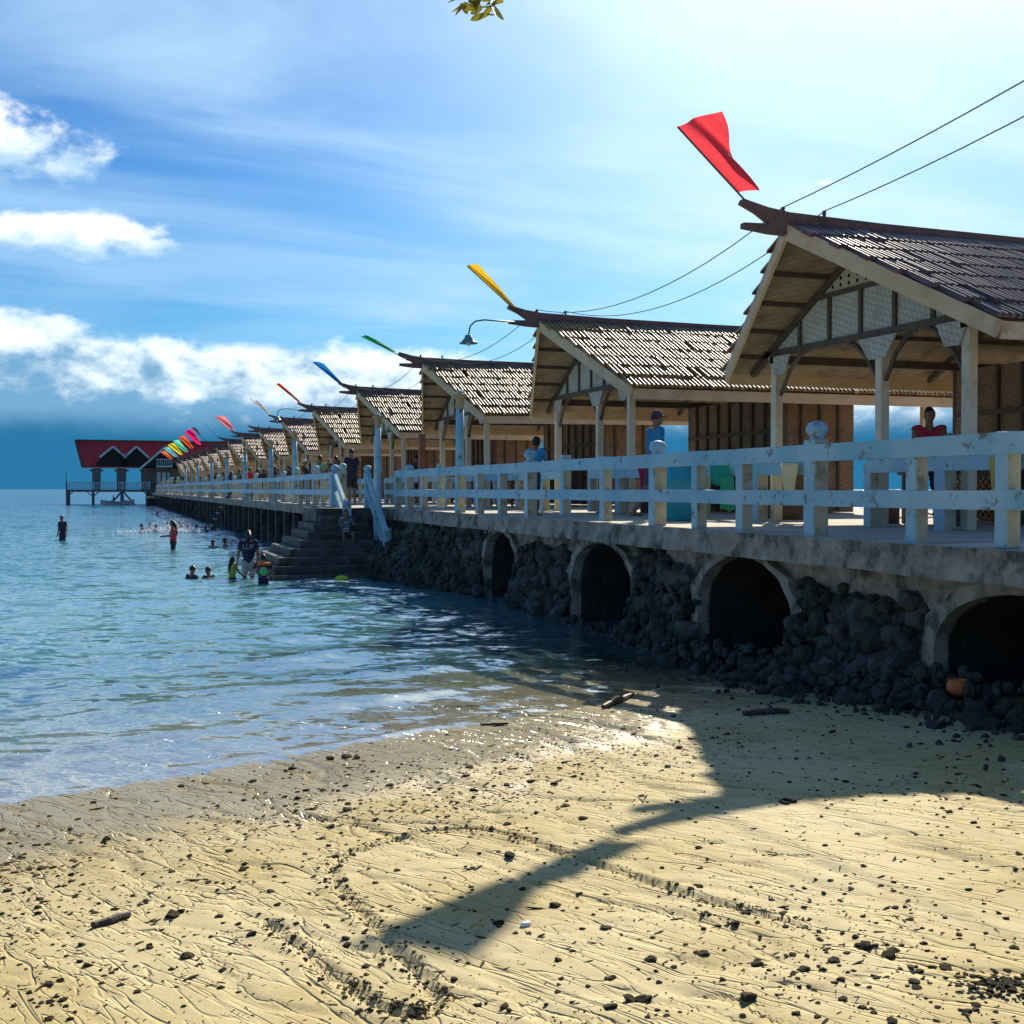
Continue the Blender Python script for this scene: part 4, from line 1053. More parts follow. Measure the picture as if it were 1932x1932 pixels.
def sign_frame(px, p, lab):
    v = at_pp(px, p); t = thing('trestle', lab, 'trestle', v, TH)
    for y in (-.28, .28):
        for sg in (-1, 1): MB().beam((sg*.26, y, 0), (sg*.03, y, .78), .05, .06).build('leg', POSTM, t)
    MB().box(-.05, .05, -.4, .4, .78, .84).build('cross_bar', POSTM, t)
sign_frame(852, 9.0, 'cream wooden trestle standing on the walkway behind the balustrade')

# orange pot in the mouth of the big arch
x, y, z = ground(1858, 1300)
w = W(7.15, 8.2); zz = float(beach(w.x, w.y))
o = MB().lathe([(.10, 0), (.15, .05), (.16, .14), (.13, .2), (.14, .22), (.12, .22), (.115, .18)], 14).build('orange_pot', mat('orange_plastic', (.55, .15, .04), None, 5, .6, .1), None, tuple(W(7.12, 8.55, .385)), 0, True)
o.scale = (.62, .62, .6)
tag(o, 'orange pot lying in the mouth of the big stone arch', 'pot')
# driftwood
def stick(pxa, pxb, r, lab):
    a, b = ground(*pxa), ground(*pxb); za, zb = float(sand_z(a[0], a[1])), float(sand_z(b[0], b[1]))
    A, B = Vector((a[0], a[1], za+r*.6)), Vector((b[0], b[1], zb+r*.6)); n = 7; pts = []
    for k in range(n): p = A.lerp(B, k/(n-1)); pts.append(p-A+Vector((random.uniform(-.5, .5)*r, random.uniform(-.5, .5)*r, random.uniform(0, .4)*r)))
    o = MB().tube(pts, [r*(.6+.5*math.sin(math.pi*(k+.8)/(n+.6))) for k in range(n)], 7).build('driftwood', mat('wet_wood', (.05, .04, .03), (.10, .08, .055), 12, .6, .5, 60), None, A); tag(o, lab, 'driftwood')
stick((1140, 1338), (1190, 1315), .030, 'dark driftwood branch at the water edge in the pier shadow')
stick((172, 1752), (240, 1730), .018, 'pale driftwood stick on the wet sand at the foot of the rills')
stick((1400, 1352), (1490, 1345), .03, 'blackened driftwood log below the arched wall')
stick((905, 1370), (960, 1368), .014, 'thin twig in the film of water')

# ================================================================== seaweed, pebbles, fallen leaves
WEED = mat('dark_seaweed', (.022, .019, .011), (.060, .047, .022), 40, .9, .6, 120, rand=.4, spec=.12, bdist=.006)
def lump(seed, stretch=1.0, flat=.5, sub=1):
    import bmesh
    bm = bmesh.new(); bmesh.ops.create_icosphere(bm, subdivisions=sub, radius=1); rg = random.Random(seed)
    for v in bm.verts:
        f = rg.uniform(.7, 1.2); v.co = Vector((v.co.x*f*stretch, v.co.y*f*(1 if stretch < 1.5 else .5), v.co.z*f*flat))
    me = bpy.data.meshes.new('clump'); bm.to_mesh(me); bm.free(); me.materials.append(WEED); return me
CL_T = [lump(40+i, 1.0+.5*(i % 3), .5, 1) for i in range(6)]; CL_R = [lump(i, 1.0, .45, 2) for i in range(6)]; CL_S = [lump(20+i, 2.6, .28) for i in range(4)]
def weed_positions():
    out = []
    while len(out) < 11500:
        px = random.uniform(-150, 2080); py = 1290+640*random.random()**1.15
        X, Y, z = ground(px, py); q = q_of(X, Y)
        if q < .02 or Y > 13.5 or X*NX+Y*NY > 6.9: continue
        band = math.exp(-((q-1.9)/1.3)**2)
        patch = .5+.5*float(fbm(np.array([X*.8+5]), np.array([Y*.8]), 3)[0])*2.2
        dens = .07+.75*band*(1 if X > -2 else .7)*max(.25, patch)+.22*max(0, patch-.45)
        if random.random() > dens: continue
        out.append((X, Y, q))
    return out
wp = weed_positions()
for k in range(1700):      # crumbs thrown up along the line drawn in the sand
    j = random.randrange(len(TRACK)-1); t = random.random(); a = TRACK[j]*(1-t)+TRACK[j+1]*t
    d = TRACK[j+1]-TRACK[j]; nrm = np.array([-d[1], d[0]])/np.hypot(*d); a = a+nrm*random.choice((-1, 1))*(random.gauss(.035, .028)); wp.append((a[0], a[1], 99))
XY = np.array([(a, b) for a, b, _ in wp]); ZZ = sand_z(XY[:, 0], XY[:, 1])
sv, sf, off, nbig = [], [], 0, 0
for k, ((X, Y, q), z) in enumerate(zip(wp, ZZ)):
    r = min(.036, .0025+random.expovariate(1/.0044))*(1.0 if q < 90 else .75)
    if q > 90: r = min(r, .012)
    long = random.random() < .38 and q < 90
    big = r > .017 and nbig < 190
    me = random.choice(CL_S if long else (CL_R if r > .009 else CL_T))
    if long: r *= .75
    rz = (R(38)+random.gauss(0, .45)) if long else random.uniform(0, 6.28)
    if big:
        nbig += 1
        for extra in range(random.choice((1, 1, 2))):
            pass
        o = link('seaweed_clump', me, None, (X, Y, z+r*.15)); o.rotation_euler = (random.uniform(-.2, .2), random.uniform(-.2, .2), rz); o.scale = (r, r, r*random.uniform(.6, 1.0))
        zone = 'in the wet sand close to the waterline' if q < 1.6 else ('in the dark debris band above the waterline' if q < 3.2 else 'on the dry golden sand')
        kind_ = 'long thin strand of dark seaweed lying ' if long else 'small rounded dark clump of seaweed lying '
        tag(o, kind_+zone, 'seaweed', ('seaweed strands ' if long else 'seaweed clumps ')+zone)
    else:
        M4 = Matrix.LocRotScale(Vector((X, Y, z+r*.12)), Euler((random.uniform(-.3, .3), random.uniform(-.3, .3), rz)), Vector((r, r, r*random.uniform(.5, 1.0))))
        for vv in me.vertices: sv.append(tuple(M4 @ vv.co))
        for pl in me.polygons: sf.append(tuple(i+off for i in pl.vertices))
        off = len(sv)
tag(link('beach_debris', tri_soup('beach_debris', sv, sf, WEED)), 'fine dark crumbs of seaweed and coral strewn over the sand', kind='stuff')
def big_clump(px, py, r, lab, n=5):
    X, Y, z = ground(px, py); root = thing('seaweed_clump', lab, 'seaweed', (X, Y, float(sand_z(X, Y))))
    for k in range(n):
        o = link('frond', random.choice(CL_R+CL_R+CL_S[:1]), root, (random.gauss(0, r*.7), random.gauss(0, r*.6), .006)); s_ = (r*random.uniform(.35, .7) if n < 10 else random.uniform(.005, .017)); o.scale = (s_, s_, s_*.7); o.rotation_euler = (random.uniform(-.4, .4), random.uniform(-.4, .4), random.uniform(0, 6))
big_clump(655, 1432, .075, 'pair of black seaweed lumps at the very edge of the swash', 4)
big_clump(548, 1452, .045, 'glistening seaweed strip at the edge of the swash', 3)
big_clump(1895, 1862, .11, 'broad brown mat of seaweed crumbs on the dry sand', 130)
big_clump(1660, 1792, .045, 'seaweed clump beside the end of the drawn line', 4)
big_clump(1490, 1512, .06, 'black seaweed tuft in the pier shadow', 5)
big_clump(1190, 1885, .05, 'seaweed tuft inside the loop drawn in the sand', 5)
big_clump(322, 1728, .05, 'seaweed lump next to the pale driftwood stick', 4)
LEAFC = mat('fallen_leaf', (.55, .26, .03), (.68, .38, .05), 12, .7, .3)
def ground_leaf(px, py, lab, m=LEAFC, L=.035):
    X, Y, z = ground(px, py); vs = []
    for k in range(6):
        t = k/5; w = L*.38*math.sin(math.pi*min(.98, t+.03)); zc = .010+.012*math.sin(t*3)
        vs += [(L*(t*2-1), -w, zc+.006), (L*(t*2-1), 0, zc), (L*(t*2-1), w, zc+.006)]
    o = MB().add(vs, [(k*3+j, k*3+j+1, (k+1)*3+j+1, (k+1)*3+j) for k in range(5) for j in range(2)]).build('fallen_leaf', m, None, (X, Y, float(sand_z(X, Y))), random.uniform(0, 6)); tag(o, lab, 'leaf')
ground_leaf(1293, 1419, 'orange fallen leaf on the shaded sand'); ground_leaf(900, 1757, 'yellow fallen leaf below the flag shadow')
ground_leaf(1527, 1437, 'red-brown fallen leaf on the shaded sand', mat('brown_leaf', (.30, .07, .02), None, 9, .7, .2)); ground_leaf(478, 1570, 'ochre fallen leaf among the wet debris')
x, y, z = ground(992, 1748)
o = MB().ell((0, 0, 0), (.030, .018, .012), 10, 6).build('white_shell', mat('shell_white', (.75, .73, .68), None, 30, .4, .2), None, (x, y, float(sand_z(x, y))+.006), .6, True); tag(o, 'small white shell near the flag shadow', 'shell')

# ================================================================== leafy twig at the top of the view, on a tree standing behind the viewer
def make_tree():
    t = thing('shore_tree', 'leafy tree branch reaching over the beach from behind the viewer', 'tree', (2.4, -2.2, float(beach(2.4, -2.2))))
    BARK = mat('bark', (.10, .075, .05), (.16, .12, .085), 8, .9, .6, 30); b0 = Vector((2.4, -2.2, float(beach(2.4, -2.2))))
    tip = Vector((-.135, 4.72, 2.2+1.905)); lim = [Vector((0, 0, 0)), Vector((.1, .1, 1.6)), Vector((-.1, .3, 3.0)), Vector((-.5, 1.4, 4.0)), Vector((-1.4, 3.8, 4.55)), Vector((-2.2, 5.7, 4.25)), tip-b0+Vector((.03, -.02, .09))]
    MB().tube(lim[:3], [.17, .14, .11], 10).build('trunk', BARK, t, smooth=True)
    MB().tube(lim[2:], [.10, .07, .04, .02, .007], 8).build('branch', BARK, t, smooth=True)
    LM = mat('green_leaf', (.16, .17, .025), (.24, .21, .03), 6, .5, .2, trans=.45, rand=.3)
    vs, fs = [], []
    def leaf(c, d, L):
        d = d.normalized(); sd = d.cross(Vector((random.gauss(0, 1), random.gauss(0, 1), random.gauss(0, 1)))).normalized(); up = sd.cross(d); o = len(vs)
        for k in range(6):
            tt = k/5; w = L*.21*math.sin(math.pi*(tt*.93+.05))**.8; p = c+d*(L*tt)-up*(.12*L*tt*tt)
            vs.extend([p-sd*w+up*w*.3, p, p+sd*w+up*w*.3])
        for k in range(5):
            for j in range(2): fs.append((o+k*3+j, o+k*3+j+1, o+(k+1)*3+j+1, o+(k+1)*3+j))
    tl = tip-b0
    for k in range(34):
        a = random.uniform(0, 6.28); el = random.uniform(-.9, .6); c = tl+Vector((random.uniform(-.075, .075), random.uniform(-.08, .08), random.uniform(-.005, .06)))
        leaf(c, Vector((math.cos(a), math.sin(a)*.8, math.sin(el)-.1)), random.uniform(.05, .075))
    for k in range(700):
        u = random.random(); i = 2+int(u*3.2); f = u*3.2-int(u*3.2); p = lim[i].lerp(lim[i+1], f)+Vector((random.gauss(0, .4), random.gauss(0, .4), random.gauss(.25, .3)))
        wpos = p+b0
        if wpos.y > .3 and (wpos.z-2.2) < .415*wpos.y+.35: continue
        leaf(p, Vector((random.gauss(0, 1), random.gauss(0, 1), random.gauss(-.2, .5))), random.uniform(.07, .12))
    MB().add(vs, fs).build('crown', LM, t)
make_tree()
# ================================================================== PEOPLE
SKIN = mat('skin', (.20, .105, .060), (.25, .135, .08), 9, .55, .1)
HAIR = mat('dark_hair', (.012, .009, .008), (.022, .016, .013), 40, .5, .4, 120)
EYEM = mat('eye_dark', (.02, .015, .012), (.03, .02, .02), 9, .3, 0)
PEOPLE = []
def rotv(v, ax, a): return Matrix.Rotation(a, 3, ax) @ Vector(v)
def person(label, loc, face, pose='stand', H=1.62, shirt=(.05, .07, .10), shorts=(.05, .05, .06), hair='short', cap=None, arms=None, sleeves=True, extra=None, lean=0.0, skirt=False, group=None, vox=.016):
    """body faces +Y in its own frame; H in metres; loc is the ground point under the pelvis"""
    k = H/1.66; B = []          # bones: (region, a, b, ra, rb, flat)
    hipz = {'stand': .86, 'walk': .85, 'wade': .86, 'sit': .14, 'kneel': .40}[pose]*k
    if pose == 'sit': hipz = .13*k
    pel = Vector((0, 0, hipz)); up = Vector((0, math.sin(lean), math.cos(lean)))
    X = Vector((1, 0, 0))
    waist = pel+up*.17*k; chest = pel+up*.38*k; neck = pel+up*.585*k; head = neck+up*.105*k+Vector((0, .02*k, 0))
    B += [('hip', pel-X*.06*k, pel+X*.06*k, .115*k, .115*k), ('torso', pel, waist, .12*k, .105*k), ('torso', waist, chest, .105*k, .128*k)]
    for sg in (-1, 1): B += [('torso', waist+X*sg*.03*k, chest+X*sg*.075*k, .10*k, .105*k), ('torso', chest, neck-up*.065*k+X*sg*.155*k, .115*k, .066*k)]
    B += [('neck', neck-up*.07*k, head, .060*k, .054*k)]
    A = arms or ((.06, .14, .12), (.06, .14, .12)); hands = []
    for sg, (pitch, ab, fl) in zip((-1, 1), A):
        sh = neck-up*.062*k+X*sg*.185*k
        d = rotv((0, 0, -1), 'X', pitch); d = rotv(d, 'Y', -sg*ab); d2 = rotv((0, 0, -1), 'X', pitch+fl); d2 = rotv(d2, 'Y', -sg*ab*.5)
        el = sh+d*.275*k; wr = el+d2*.245*k; pm = wr+d2*.075*k
        B += [('uarm', sh, el, .056*k, .043*k), ('farm', el, wr, .043*k, .029*k), ('hand', wr, pm, .030*k, .036*k)]
        fw = d2.cross(X)
        fw = fw.normalized() if fw.length > .1 else Vector((0, 1, 0))
        for j, (off, L) in enumerate(((-.027, .062), (-.009, .074), (.009, .070), (.027, .055))):
            b0 = pm+fw*off*k+d2*.015*k; b1 = b0+d2*L*.55*k; b2 = b1+(d2*.8-X*sg*.5).normalized()*L*.5*k
            B += [('hand', b0, b1, .0100*k, .0090*k), ('hand', b1, b2, .0090*k, .0075*k)]
        t0 = wr+d2*.03*k+fw*.03*k; t1 = t0+(fw*.8+d2*.7).normalized()*.05*k; B += [('hand', t0, t1, .012*k, .009*k)]
        hands.append(pm)
    for sg in (-1, 1):
        hp = pel+X*sg*.085*k-Vector((0, 0, .03*k))
        if pose in ('sit',):
            kn = hp+Vector((sg*.07*k, .40*k, .10*k)); an = kn+Vector((0, .06*k, -.40*k))
        elif pose == 'kneel':
            kn = hp+Vector((sg*.03*k, .20*k, -.33*k)); an = kn+Vector((0, -.38*k, .02*k))
        elif pose == 'walk':
            ph = .30*sg; kn = hp+Vector((sg*.01, math.sin(ph)*.41*k, -math.cos(ph)*.41*k)); an = kn+Vector((0, math.sin(ph-.30)*.38*k, -math.cos(ph-.30)*.385*k))
        else:
            kn = hp+Vector((sg*.015*k, .02*k, -.41*k)); an = kn+Vector((0, -.02*k, -.375*k))
        B += [('thigh', hp, kn, .088*k, .056*k), ('shin', kn, an, .057*k, .036*k)]
        toe = an+(Vector((sg*.02*k, .15*k, -.035*k)) if pose != 'kneel' else Vector((0, -.13*k, 0))); B += [('foot', an+Vector((0, -.03*k, -.02*k)), toe, .038*k, .028*k)]
    mb = MB()
    def caps(a, b, ra, rb):
        d = (b-a); L = d.length
        if L < 1e-5: return
        d = d/L; pts, rs = [], []
        for t in (-.95, -.8, -.5, 0): pts.append(a+d*ra*t); rs.append(ra*math.sqrt(max(.02, 1-t*t)))
        pts.append(a+d*L*.5); rs.append((ra+rb)/2)
        for t in (0, .5, .8, .95): pts.append(b+d*rb*t); rs.append(rb*math.sqrt(max(.02, 1-t*t)))
        mb.tube(pts, rs, 10)
    for (rg, a, b, ra, rb) in B: caps(a, b, ra, rb)
    hc = head+Vector((0, .012*k, .045*k))
    mb.ell(hc, (.078*k, .096*k, .112*k), 14, 10); mb.ell(hc+Vector((0, .035*k, -.062*k)), (.052*k, .055*k, .050*k), 10, 8)
    mb.ell(hc+Vector((0, .098*k, -.018*k)), (.014*k, .020*k, .024*k), 8, 6)
    for sg in (-1, 1): mb.ell(hc+Vector((sg*.076*k, 0, -.01*k)), (.012*k, .020*k, .032*k), 8, 6)
    tmp = mb.build('body_tmp', SKIN)
    m = tmp.modifiers.new('r', 'REMESH'); m.mode = 'VOXEL'; m.voxel_size = vox*k; m.use_smooth_shade = True
    m2 = tmp.modifiers.new('s', 'SMOOTH'); m2.factor = .5; m2.iterations = 3
    PEOPLE.append(dict(tmp=tmp, B=B, k=k, hc=hc, neck=neck, chest=chest, pel=pel, up=up, label=label, loc=loc, face=face, shirt=shirt, shorts=shorts, hair=hair, cap=cap, sleeves=sleeves, extra=extra, skirt=skirt, group=group, pose=pose, hands=hands))
def finish_people():
    dg = bpy.context.evaluated_depsgraph_get(); dg.update()
    for n, P in enumerate(PEOPLE):
        me = bpy.data.meshes.new_from_object(P['tmp'].evaluated_get(dg)); me.name = 'body'
        k = P['k']; root = thing('person', P['label'], 'person', P['loc'], P['face'], P['group'])
        bpy.data.objects.remove(P['tmp'])
        body = link('body', me, root)
        N = len(me.vertices); co = np.empty(N*3); me.vertices.foreach_get('co', co); co = co.reshape(-1, 3)
        no = np.empty(N*3); me.vertices.foreach_get('normal', no); no = no.reshape(-1, 3)
        best = np.full(N, 1e9); reg = np.zeros(N, int); par = np.zeros(N); names = []
        for i, (rg, a, b, ra, rb) in enumerate(P['B']):
            if rg not in names: names.append(rg)
            a, b = np.array(a), np.array(b); ab = b-a; t = np.clip(((co-a)@ab)/max(1e-9, ab@ab), 0, 1)
            d = np.linalg.norm(co-a-t[:, None]*ab, axis=1)-(ra+(rb-ra)*t); hit = d < best; best[hit] = d[hit]; reg[hit] = names.index(rg); par[hit] = t[hit]
        hd = np.linalg.norm((co-np.array(P['hc']))/np.array([.074*k, .092*k, .108*k]), axis=1) < 1.12
        R_ = {nm: reg == names.index(nm) for nm in names}
        F = np.array([p.vertices[:] for p in me.polygons if len(p.vertices) == 4])
        sh = (R_['torso'] | (R_['uarm'] & (par < (.62 if P['sleeves'] else .02)))) & ~hd
        so = R_['hip'] | (R_['thigh'] & (par < (.75 if not P['skirt'] else .95))) | (R_['torso'] & (co[:, 2] < P['pel'].z+.03*k) & (P['pose'] not in ('sit', 'kneel')))
        sh = sh & ~(so & (co[:, 2] < P['pel'].z+.0*k)) | (R_['hip'] & (co[:, 2] > P['pel'].z+.06*k))
        for nm, mask, c, off in (('shorts', so, P['shorts'], .011), ('shirt', sh, P['shirt'], .017)):
            if c is None: continue
            fk = F[mask[F].sum(1) >= 3]
            if not len(fk): continue
            ids = np.unique(fk); mp = -np.ones(N, int); mp[ids] = np.arange(len(ids))
            wr = .006*np.sin(co[ids, 2]*70+co[ids, 0]*40)*k
            v2 = co[ids]+no[ids]*(off*k+wr[:, None])
            cm = tri_soup(nm, v2, mp[fk], cloth('%s_%02d%02d%02d' % (nm, int(c[0]*99), int(c[1]*99), int(c[2]*99)), c), True)
            link(nm, cm, root)
        hc = P['hc']; e = MB()
        for sg in (-1, 1): e.ell(hc+Vector((sg*.030*k, .083*k, .008*k)), (.011*k, .007*k, .006*k), 8, 6)
        e.ell(hc+Vector((0, .083*k, -.062*k)), (.021*k, .007*k, .005*k), 8, 6)
        e.build('face_features', EYEM, body, smooth=True)
        if P['hair']:
            hm = MB(); seg, rings = 18, 12; vs = []
            for i in range(rings+1):
                ph = math.pi*i/rings
                for j in range(seg):
                    a = 2*math.pi*j/seg; x, y, z = math.sin(ph)*math.cos(a), math.sin(ph)*math.sin(a), math.cos(ph)
                    low = -.15 if P['hair'] == 'short' else -.55
                    if y > .25: z = max(z, .30+.35*y*.4)
                    z = max(z, low); bul = 1.10+(.10 if P['hair'] in ('bushy',) else 0)+.03*math.sin(a*5+i)
                    vs.append(hc+Vector((x*.074*bul*k, (y*.092*bul-.006)*k, z*.108*bul*k)))
            hm.add(vs, [(i*seg+j, i*seg+(j+1) % seg, (i+1)*seg+(j+1) % seg, (i+1)*seg+j) for i in range(rings) for j in range(seg)])
            if P['hair'] == 'long':
                hm.tube([hc+Vector((0, -.05*k, .05*k)), hc+Vector((0, -.085*k, -.06*k)), P['neck']+Vector((0, -.075*k, -.06*k)), P['neck']+Vector((.01, -.115*k, -.20*k)), P['neck']+Vector((.01, -.125*k, -.33*k))], [.06*k, .07*k, .062*k, .055*k, .02*k], 10)
            if P['hair'] == 'bun': hm.ell(hc+Vector((0, -.085*k, .085*k)), (.045*k, .045*k, .042*k), 10, 8)
            hm.build('hair', HAIR, root, smooth=True)
        if P['cap']:
            cmn = cloth('cap_%02d%02d%02d' % tuple(int(v*99) for v in P['cap']), P['cap']); c = MB()
            c.lathe([(.088*k, .02*k), (.090*k, .05*k), (.078*k, .095*k), (.045*k, .125*k), (.006*k, .132*k)], 16, tuple(hc+Vector((0, -.004*k, 0))))
            c.prism([(hc.x-.065*k, hc.y+.06*k), (hc.x+.065*k, hc.y+.06*k), (hc.x+.05*k, hc.y+.155*k), (hc.x, hc.y+.175*k), (hc.x-.05*k, hc.y+.155*k)], 2, hc.z+.022*k, hc.z+.034*k)
            c.build('cap', cmn, root, smooth=False)
        if P['extra']: P['extra'](root, P)
# ---- on the pier
def deck_at(px, p): v = at_pp(px, p); return v
person('man in a blue shirt and dark cap walking behind the turquoise drum', deck_at(1236, 8.75), TH-R(90), 'walk', 1.78, (.03, .20, .36), (.06, .07, .09), 'short', (.05, .05, .07), arms=((.25, .1, .5), (-.2, .1, .3)), vox=.013)
person('bushy-haired person in a blue top leaning on the balustrade beside the lamp column', deck_at(1006, 7.95), TH-R(60), 'stand', 1.50, (.06, .28, .44), (.05, .06, .1), 'bushy', arms=((.5, .35, .9), (.5, .2, .9)), lean=.12)
person('woman with a hair bun and red top standing in the red flag hut', deck_at(1752, 11.0), TH+R(150), 'stand', 1.62, (.40, .03, .05), (.05, .05, .06), 'bun', arms=((.5, .2, 1.5), (.1, .1, .2)), sleeves=False)
person('tall man in dark clothes at the stair head', deck_at(664, 7.5), TH+R(20), 'stand', 1.76, (.025, .03, .05), (.03, .03, .04))
person('dark-shirted man beside the tall man at the stair head', deck_at(634, 8.3), TH+R(-30), 'stand', 1.72, (.03, .035, .05), (.05, .04, .04))
def strap(root, P):
    k = P['k']; MB().tube([P['neck']+Vector((-.13*k, -.07*k, -.03*k)), P['chest']+Vector((.0, -.15*k, -.06*k)), P['pel']+Vector((.15*k, -.10*k, .08*k))], .014, 6).build('bag_strap', HAIR, root)
person('man in a pale green shirt with a dark shoulder strap', deck_at(604, 7.4), TH+R(5), 'stand', 1.70, (.40, .52, .30), (.06, .06, .08), extra=strap)
person('person in dark clothes with a white cap by the lamp column', deck_at(577, 7.6), TH+R(60), 'stand', 1.66, (.03, .04, .05), (.04, .04, .05), cap=(.7, .7, .68))
person('dark-haired woman in navy looking along the pier', deck_at(517, 7.5), TH+R(100), 'stand', 1.60, (.02, .03, .07), (.03, .03, .04), 'long')
person('person in a bright red shirt at the far balustrade', deck_at(471, 7.3), TH+R(-40), 'stand', 1.62, (.62, .03, .04), (.03, .03, .04))
person('person in grey next to the red shirt', deck_at(452, 7.6), TH+R(90), 'stand', 1.66, (.12, .16, .17), (.04, .04, .05))
person('person in pale blue in the far crowd', deck_at(420, 7.4), TH+R(-90), 'stand', 1.60, (.25, .42, .50), (.05, .05, .06))
person('person in yellow with a white cap on the far end of the pier', deck_at(337, 7.2), TH+R(180), 'stand', 1.68, (.62, .60, .05), (.05, .05, .06), cap=(.75, .75, .7))
for i, (px, p, c, lab) in enumerate(((548, 8.6, (.05, .05, .06), 'person in charcoal behind the white cap'), (497, 8.8, (.03, .05, .05), 'person in black between the lamp columns'), (486, 8.2, (.10, .05, .04), 'person in maroon near the red shirt'), (436, 8.6, (.04, .05, .08), 'person in navy beyond the grey shirt'), (408, 8.0, (.06, .06, .06), 'person in dark grey past the pale blue shirt'), (396, 7.3, (.04, .08, .09), 'person in slate blue at the far rail'), (372, 7.6, (.12, .12, .12), 'person in mid grey well down the pier'))):
    person(lab, deck_at(px, p), TH+R(random.uniform(0, 360)), 'stand', random.uniform(1.55, 1.75), c, (.03, .03, .04), random.choice(('short', 'long')))
person('man in black sitting on the bench in the green flag hut', W(11.05, hut_center(3)+.4, DK+.33), TH+R(-90), 'sit', 1.66, (.03, .03, .04), (.04, .05, .07))
person('woman in dark red sitting at the table of the blue flag hut', W(11.05, hut_center(4)+.2, DK+.33), TH+R(-90), 'sit', 1.60, (.16, .03, .04), (.03, .03, .04), 'long')
person('man in dark grey standing in the blue flag hut', W(10.9, hut_center(4)-1.1, DK), TH+R(80), 'stand', 1.70, (.04, .05, .06), (.04, .04, .05))
person('child in a striped shirt sitting on the stone stairs', W(5.95, 30.55, .80+.10), TH+R(180), 'sit', 1.30, (.10, .16, .17), (.04, .045, .05), 'bushy', arms=((.8, .25, .9), (.8, .25, .9)), vox=.013,
       extra=lambda r, P: [MB().lathe([(.135*P['k'], -.012), (.139*P['k'], 0), (.135*P['k'], .012)], 16, (0, 0, P['pel'].z+.10+.075*j)).build('shirt_stripe', cloth('stripe_white', (.55, .58, .55)), r) for j in range(4)] and None)
# ---- in the water
def wet(px, py): x, y, _ = ground(px, py, 0.0); return x, y
def wader(px, py, show, H, label, face, **kw):
    """show: metres of the body above the water"""
    x, y = wet(px, py); pose = kw.pop('pose', 'stand'); body = {'stand': 1.0, 'kneel': .72, 'sit': .53}[pose]*H
    person(label, (x, y, show-body), face, pose, H, **kw)
wader(118, 1019, 1.02, 1.62, 'youth in a dark shirt wading alone far out, arms hanging', R(150), shirt=(.02, .03, .06), shorts=(.03, .04, .06), arms=((.0, .22, .15), (.0, .22, .15)))
wader(327, 1037, 1.02, 1.58, 'long-haired woman in a red top standing hip-deep', R(100), shirt=(.50, .04, .06), shorts=(.03, .03, .05), hair='long', arms=((.3, .1, 1.2), (.3, .1, 1.2)), sleeves=False)
def print_back(root, P):
    cu = bpy.data.curves.new('print', 'FONT'); cu.body = 'LUF'; cu.size = .17; cu.align_x = 'CENTER'; cu.extrude = .001
    t = bpy.data.objects.new('shirt_print', cu); me = bpy.data.meshes.new_from_object(t); bpy.data.objects.remove(t)
    me.materials.append(cloth('print_grey', (.30, .36, .38))); o = link('shirt_print', me, root, (0, -.165, P['chest'].z-.01)); o.rotation_euler = (R(90), 0, 0)
wader(469, 1091, 1.14, 1.58, 'woman in a printed dark T-shirt and grey shorts standing knee-deep with two children', R(12), shirt=(.02, .03, .06), shorts=(.30, .34, .36), hair='long', arms=((.12, .25, .1), (-.05, .18, .1)), extra=print_back, vox=.013)
wader(438, 1093, .52, 1.06, 'small girl in a yellow-green top holding the hand of the woman', R(-40), shirt=(.26, .34, .06), shorts=(.03, .03, .05), hair='long', arms=((.1, .2, .3), (.3, .4, .5)), sleeves=False, vox=.013)
def pad(root, P):
    k = P['k']; MB().ell(P['chest']+Vector((0, -.17*k, -.09*k)), (.14*k, .06*k, .15*k), 14, 10).build('float_pack', cloth('pad_green', (.10, .52, .14)), root, smooth=True)
    MB().tube([P['neck']+Vector((-.20*k, -.09*k, -.06*k)), P['neck']+Vector((0, -.15*k, -.05*k)), P['neck']+Vector((.20*k, -.09*k, -.06*k))], .05*k, 8).build('float_strap', cloth('strap_orange', (.62, .14, .03)), root, smooth=True)
wader(497, 1102, .66, 1.15, 'child with a round green float pack and orange straps', R(15), shirt=(.05, .04, .06), shorts=(.03, .03, .05), hair='bushy', arms=((.3, .8, .5), (.2, .4, .3)), extra=pad, vox=.013)
wader(362, 1090, .26, 1.45, 'bather with a dark shirt up to the shoulders in water', R(-40), pose='kneel', shirt=(.03, .04, .06), shorts=(.03, .03, .04))
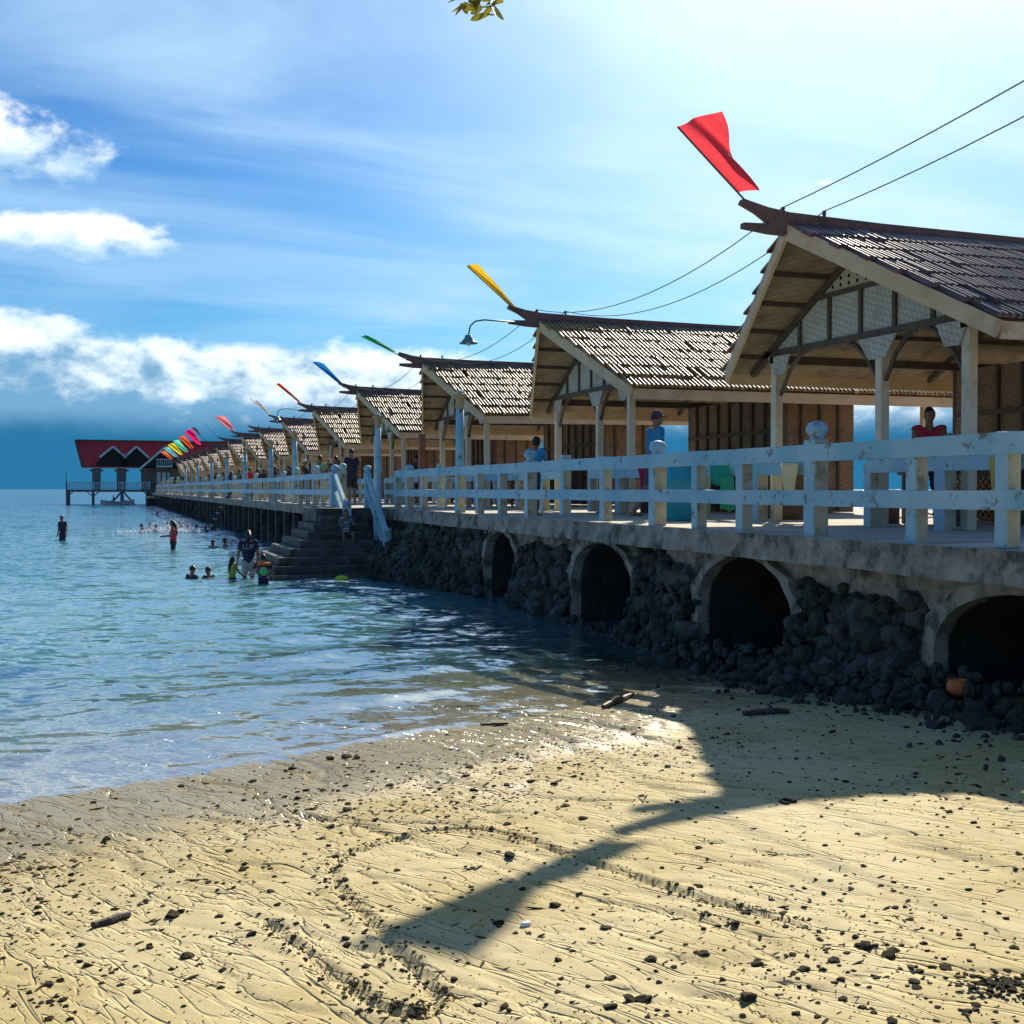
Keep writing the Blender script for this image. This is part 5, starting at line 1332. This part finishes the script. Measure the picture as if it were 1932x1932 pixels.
wader(394, 1089, .22, 1.40, 'bather with only head and neck above water near the girl', R(60), pose='kneel', shirt=(.05, .05, .07), shorts=(.03, .03, .04))
wader(402, 1033, .25, 1.45, 'boy swimming shoulder-deep beside another boy', R(160), pose='kneel', shirt=None, shorts=(.03, .03, .04))
wader(425, 1031, .28, 1.45, 'boy with one shoulder raised, swimming next to his friend', R(120), pose='kneel', shirt=None, shorts=(.03, .03, .04))
for i, (px, py, sh) in enumerate(((268, 1004, .40), (283, 1003, .44), (294, 1004, .36), (317, 1000, .40), (339, 999, .40), (344, 1003, .34), (353, 1003, .34), (370, 1003, .34), (388, 1004, .30), (402, 1002, .42))):
    wader(px, py, sh, 1.45, 'bather splashing in the group out in the bay', R(random.uniform(0, 360)), pose='kneel', shirt=None if i % 2 else (.04, .05, .08), shorts=(.03, .03, .05), group='bathers splashing in the bay')
wader(297, 973, .30, 1.5, 'lone swimmer near the boat landing', R(90), pose='kneel', shirt=None, shorts=(.03, .03, .05))
person('person in black crouched in the outrigger boat', W(1.2, 177.0, .38), TH+R(100), 'sit', 1.6, (.03, .03, .04), (.03, .03, .04))
person('person in white sitting in the outrigger boat', W(2.5, 177.0, .38), TH+R(-90), 'sit', 1.6, (.40, .42, .42), (.03, .03, .04))
finish_people()
# splash thrown up by the bathers
def splash():
    V, F = [], []; x0, y0 = wet(322, 1004); t = MB(); import bmesh
    bm = bmesh.new(); bmesh.ops.create_icosphere(bm, subdivisions=1, radius=1); me = bpy.data.meshes.new('drop'); bm.to_mesh(me); bm.free()
    for k in range(1500):
        a = random.gauss(0, 1.1); h = abs(random.gauss(0, .22))*math.exp(-(a/1.3)**2)*1.5; r = random.uniform(.008, .040)*(1.2 if h < .15 else .7)
        soup_add(V, F, me, Matrix.LocRotScale(Vector((a, random.gauss(0, .45), h)), rr3(), Vector((r, r, r*.8))))
    m = mat('white_foam', (.80, .86, .88), None, 20, .4, 0); tag(link('splash', tri_soup('splash', V, F, m, True), None, (x0, y0, .0)), 'white splash among the bathers in the bay', kind='stuff')
splash()
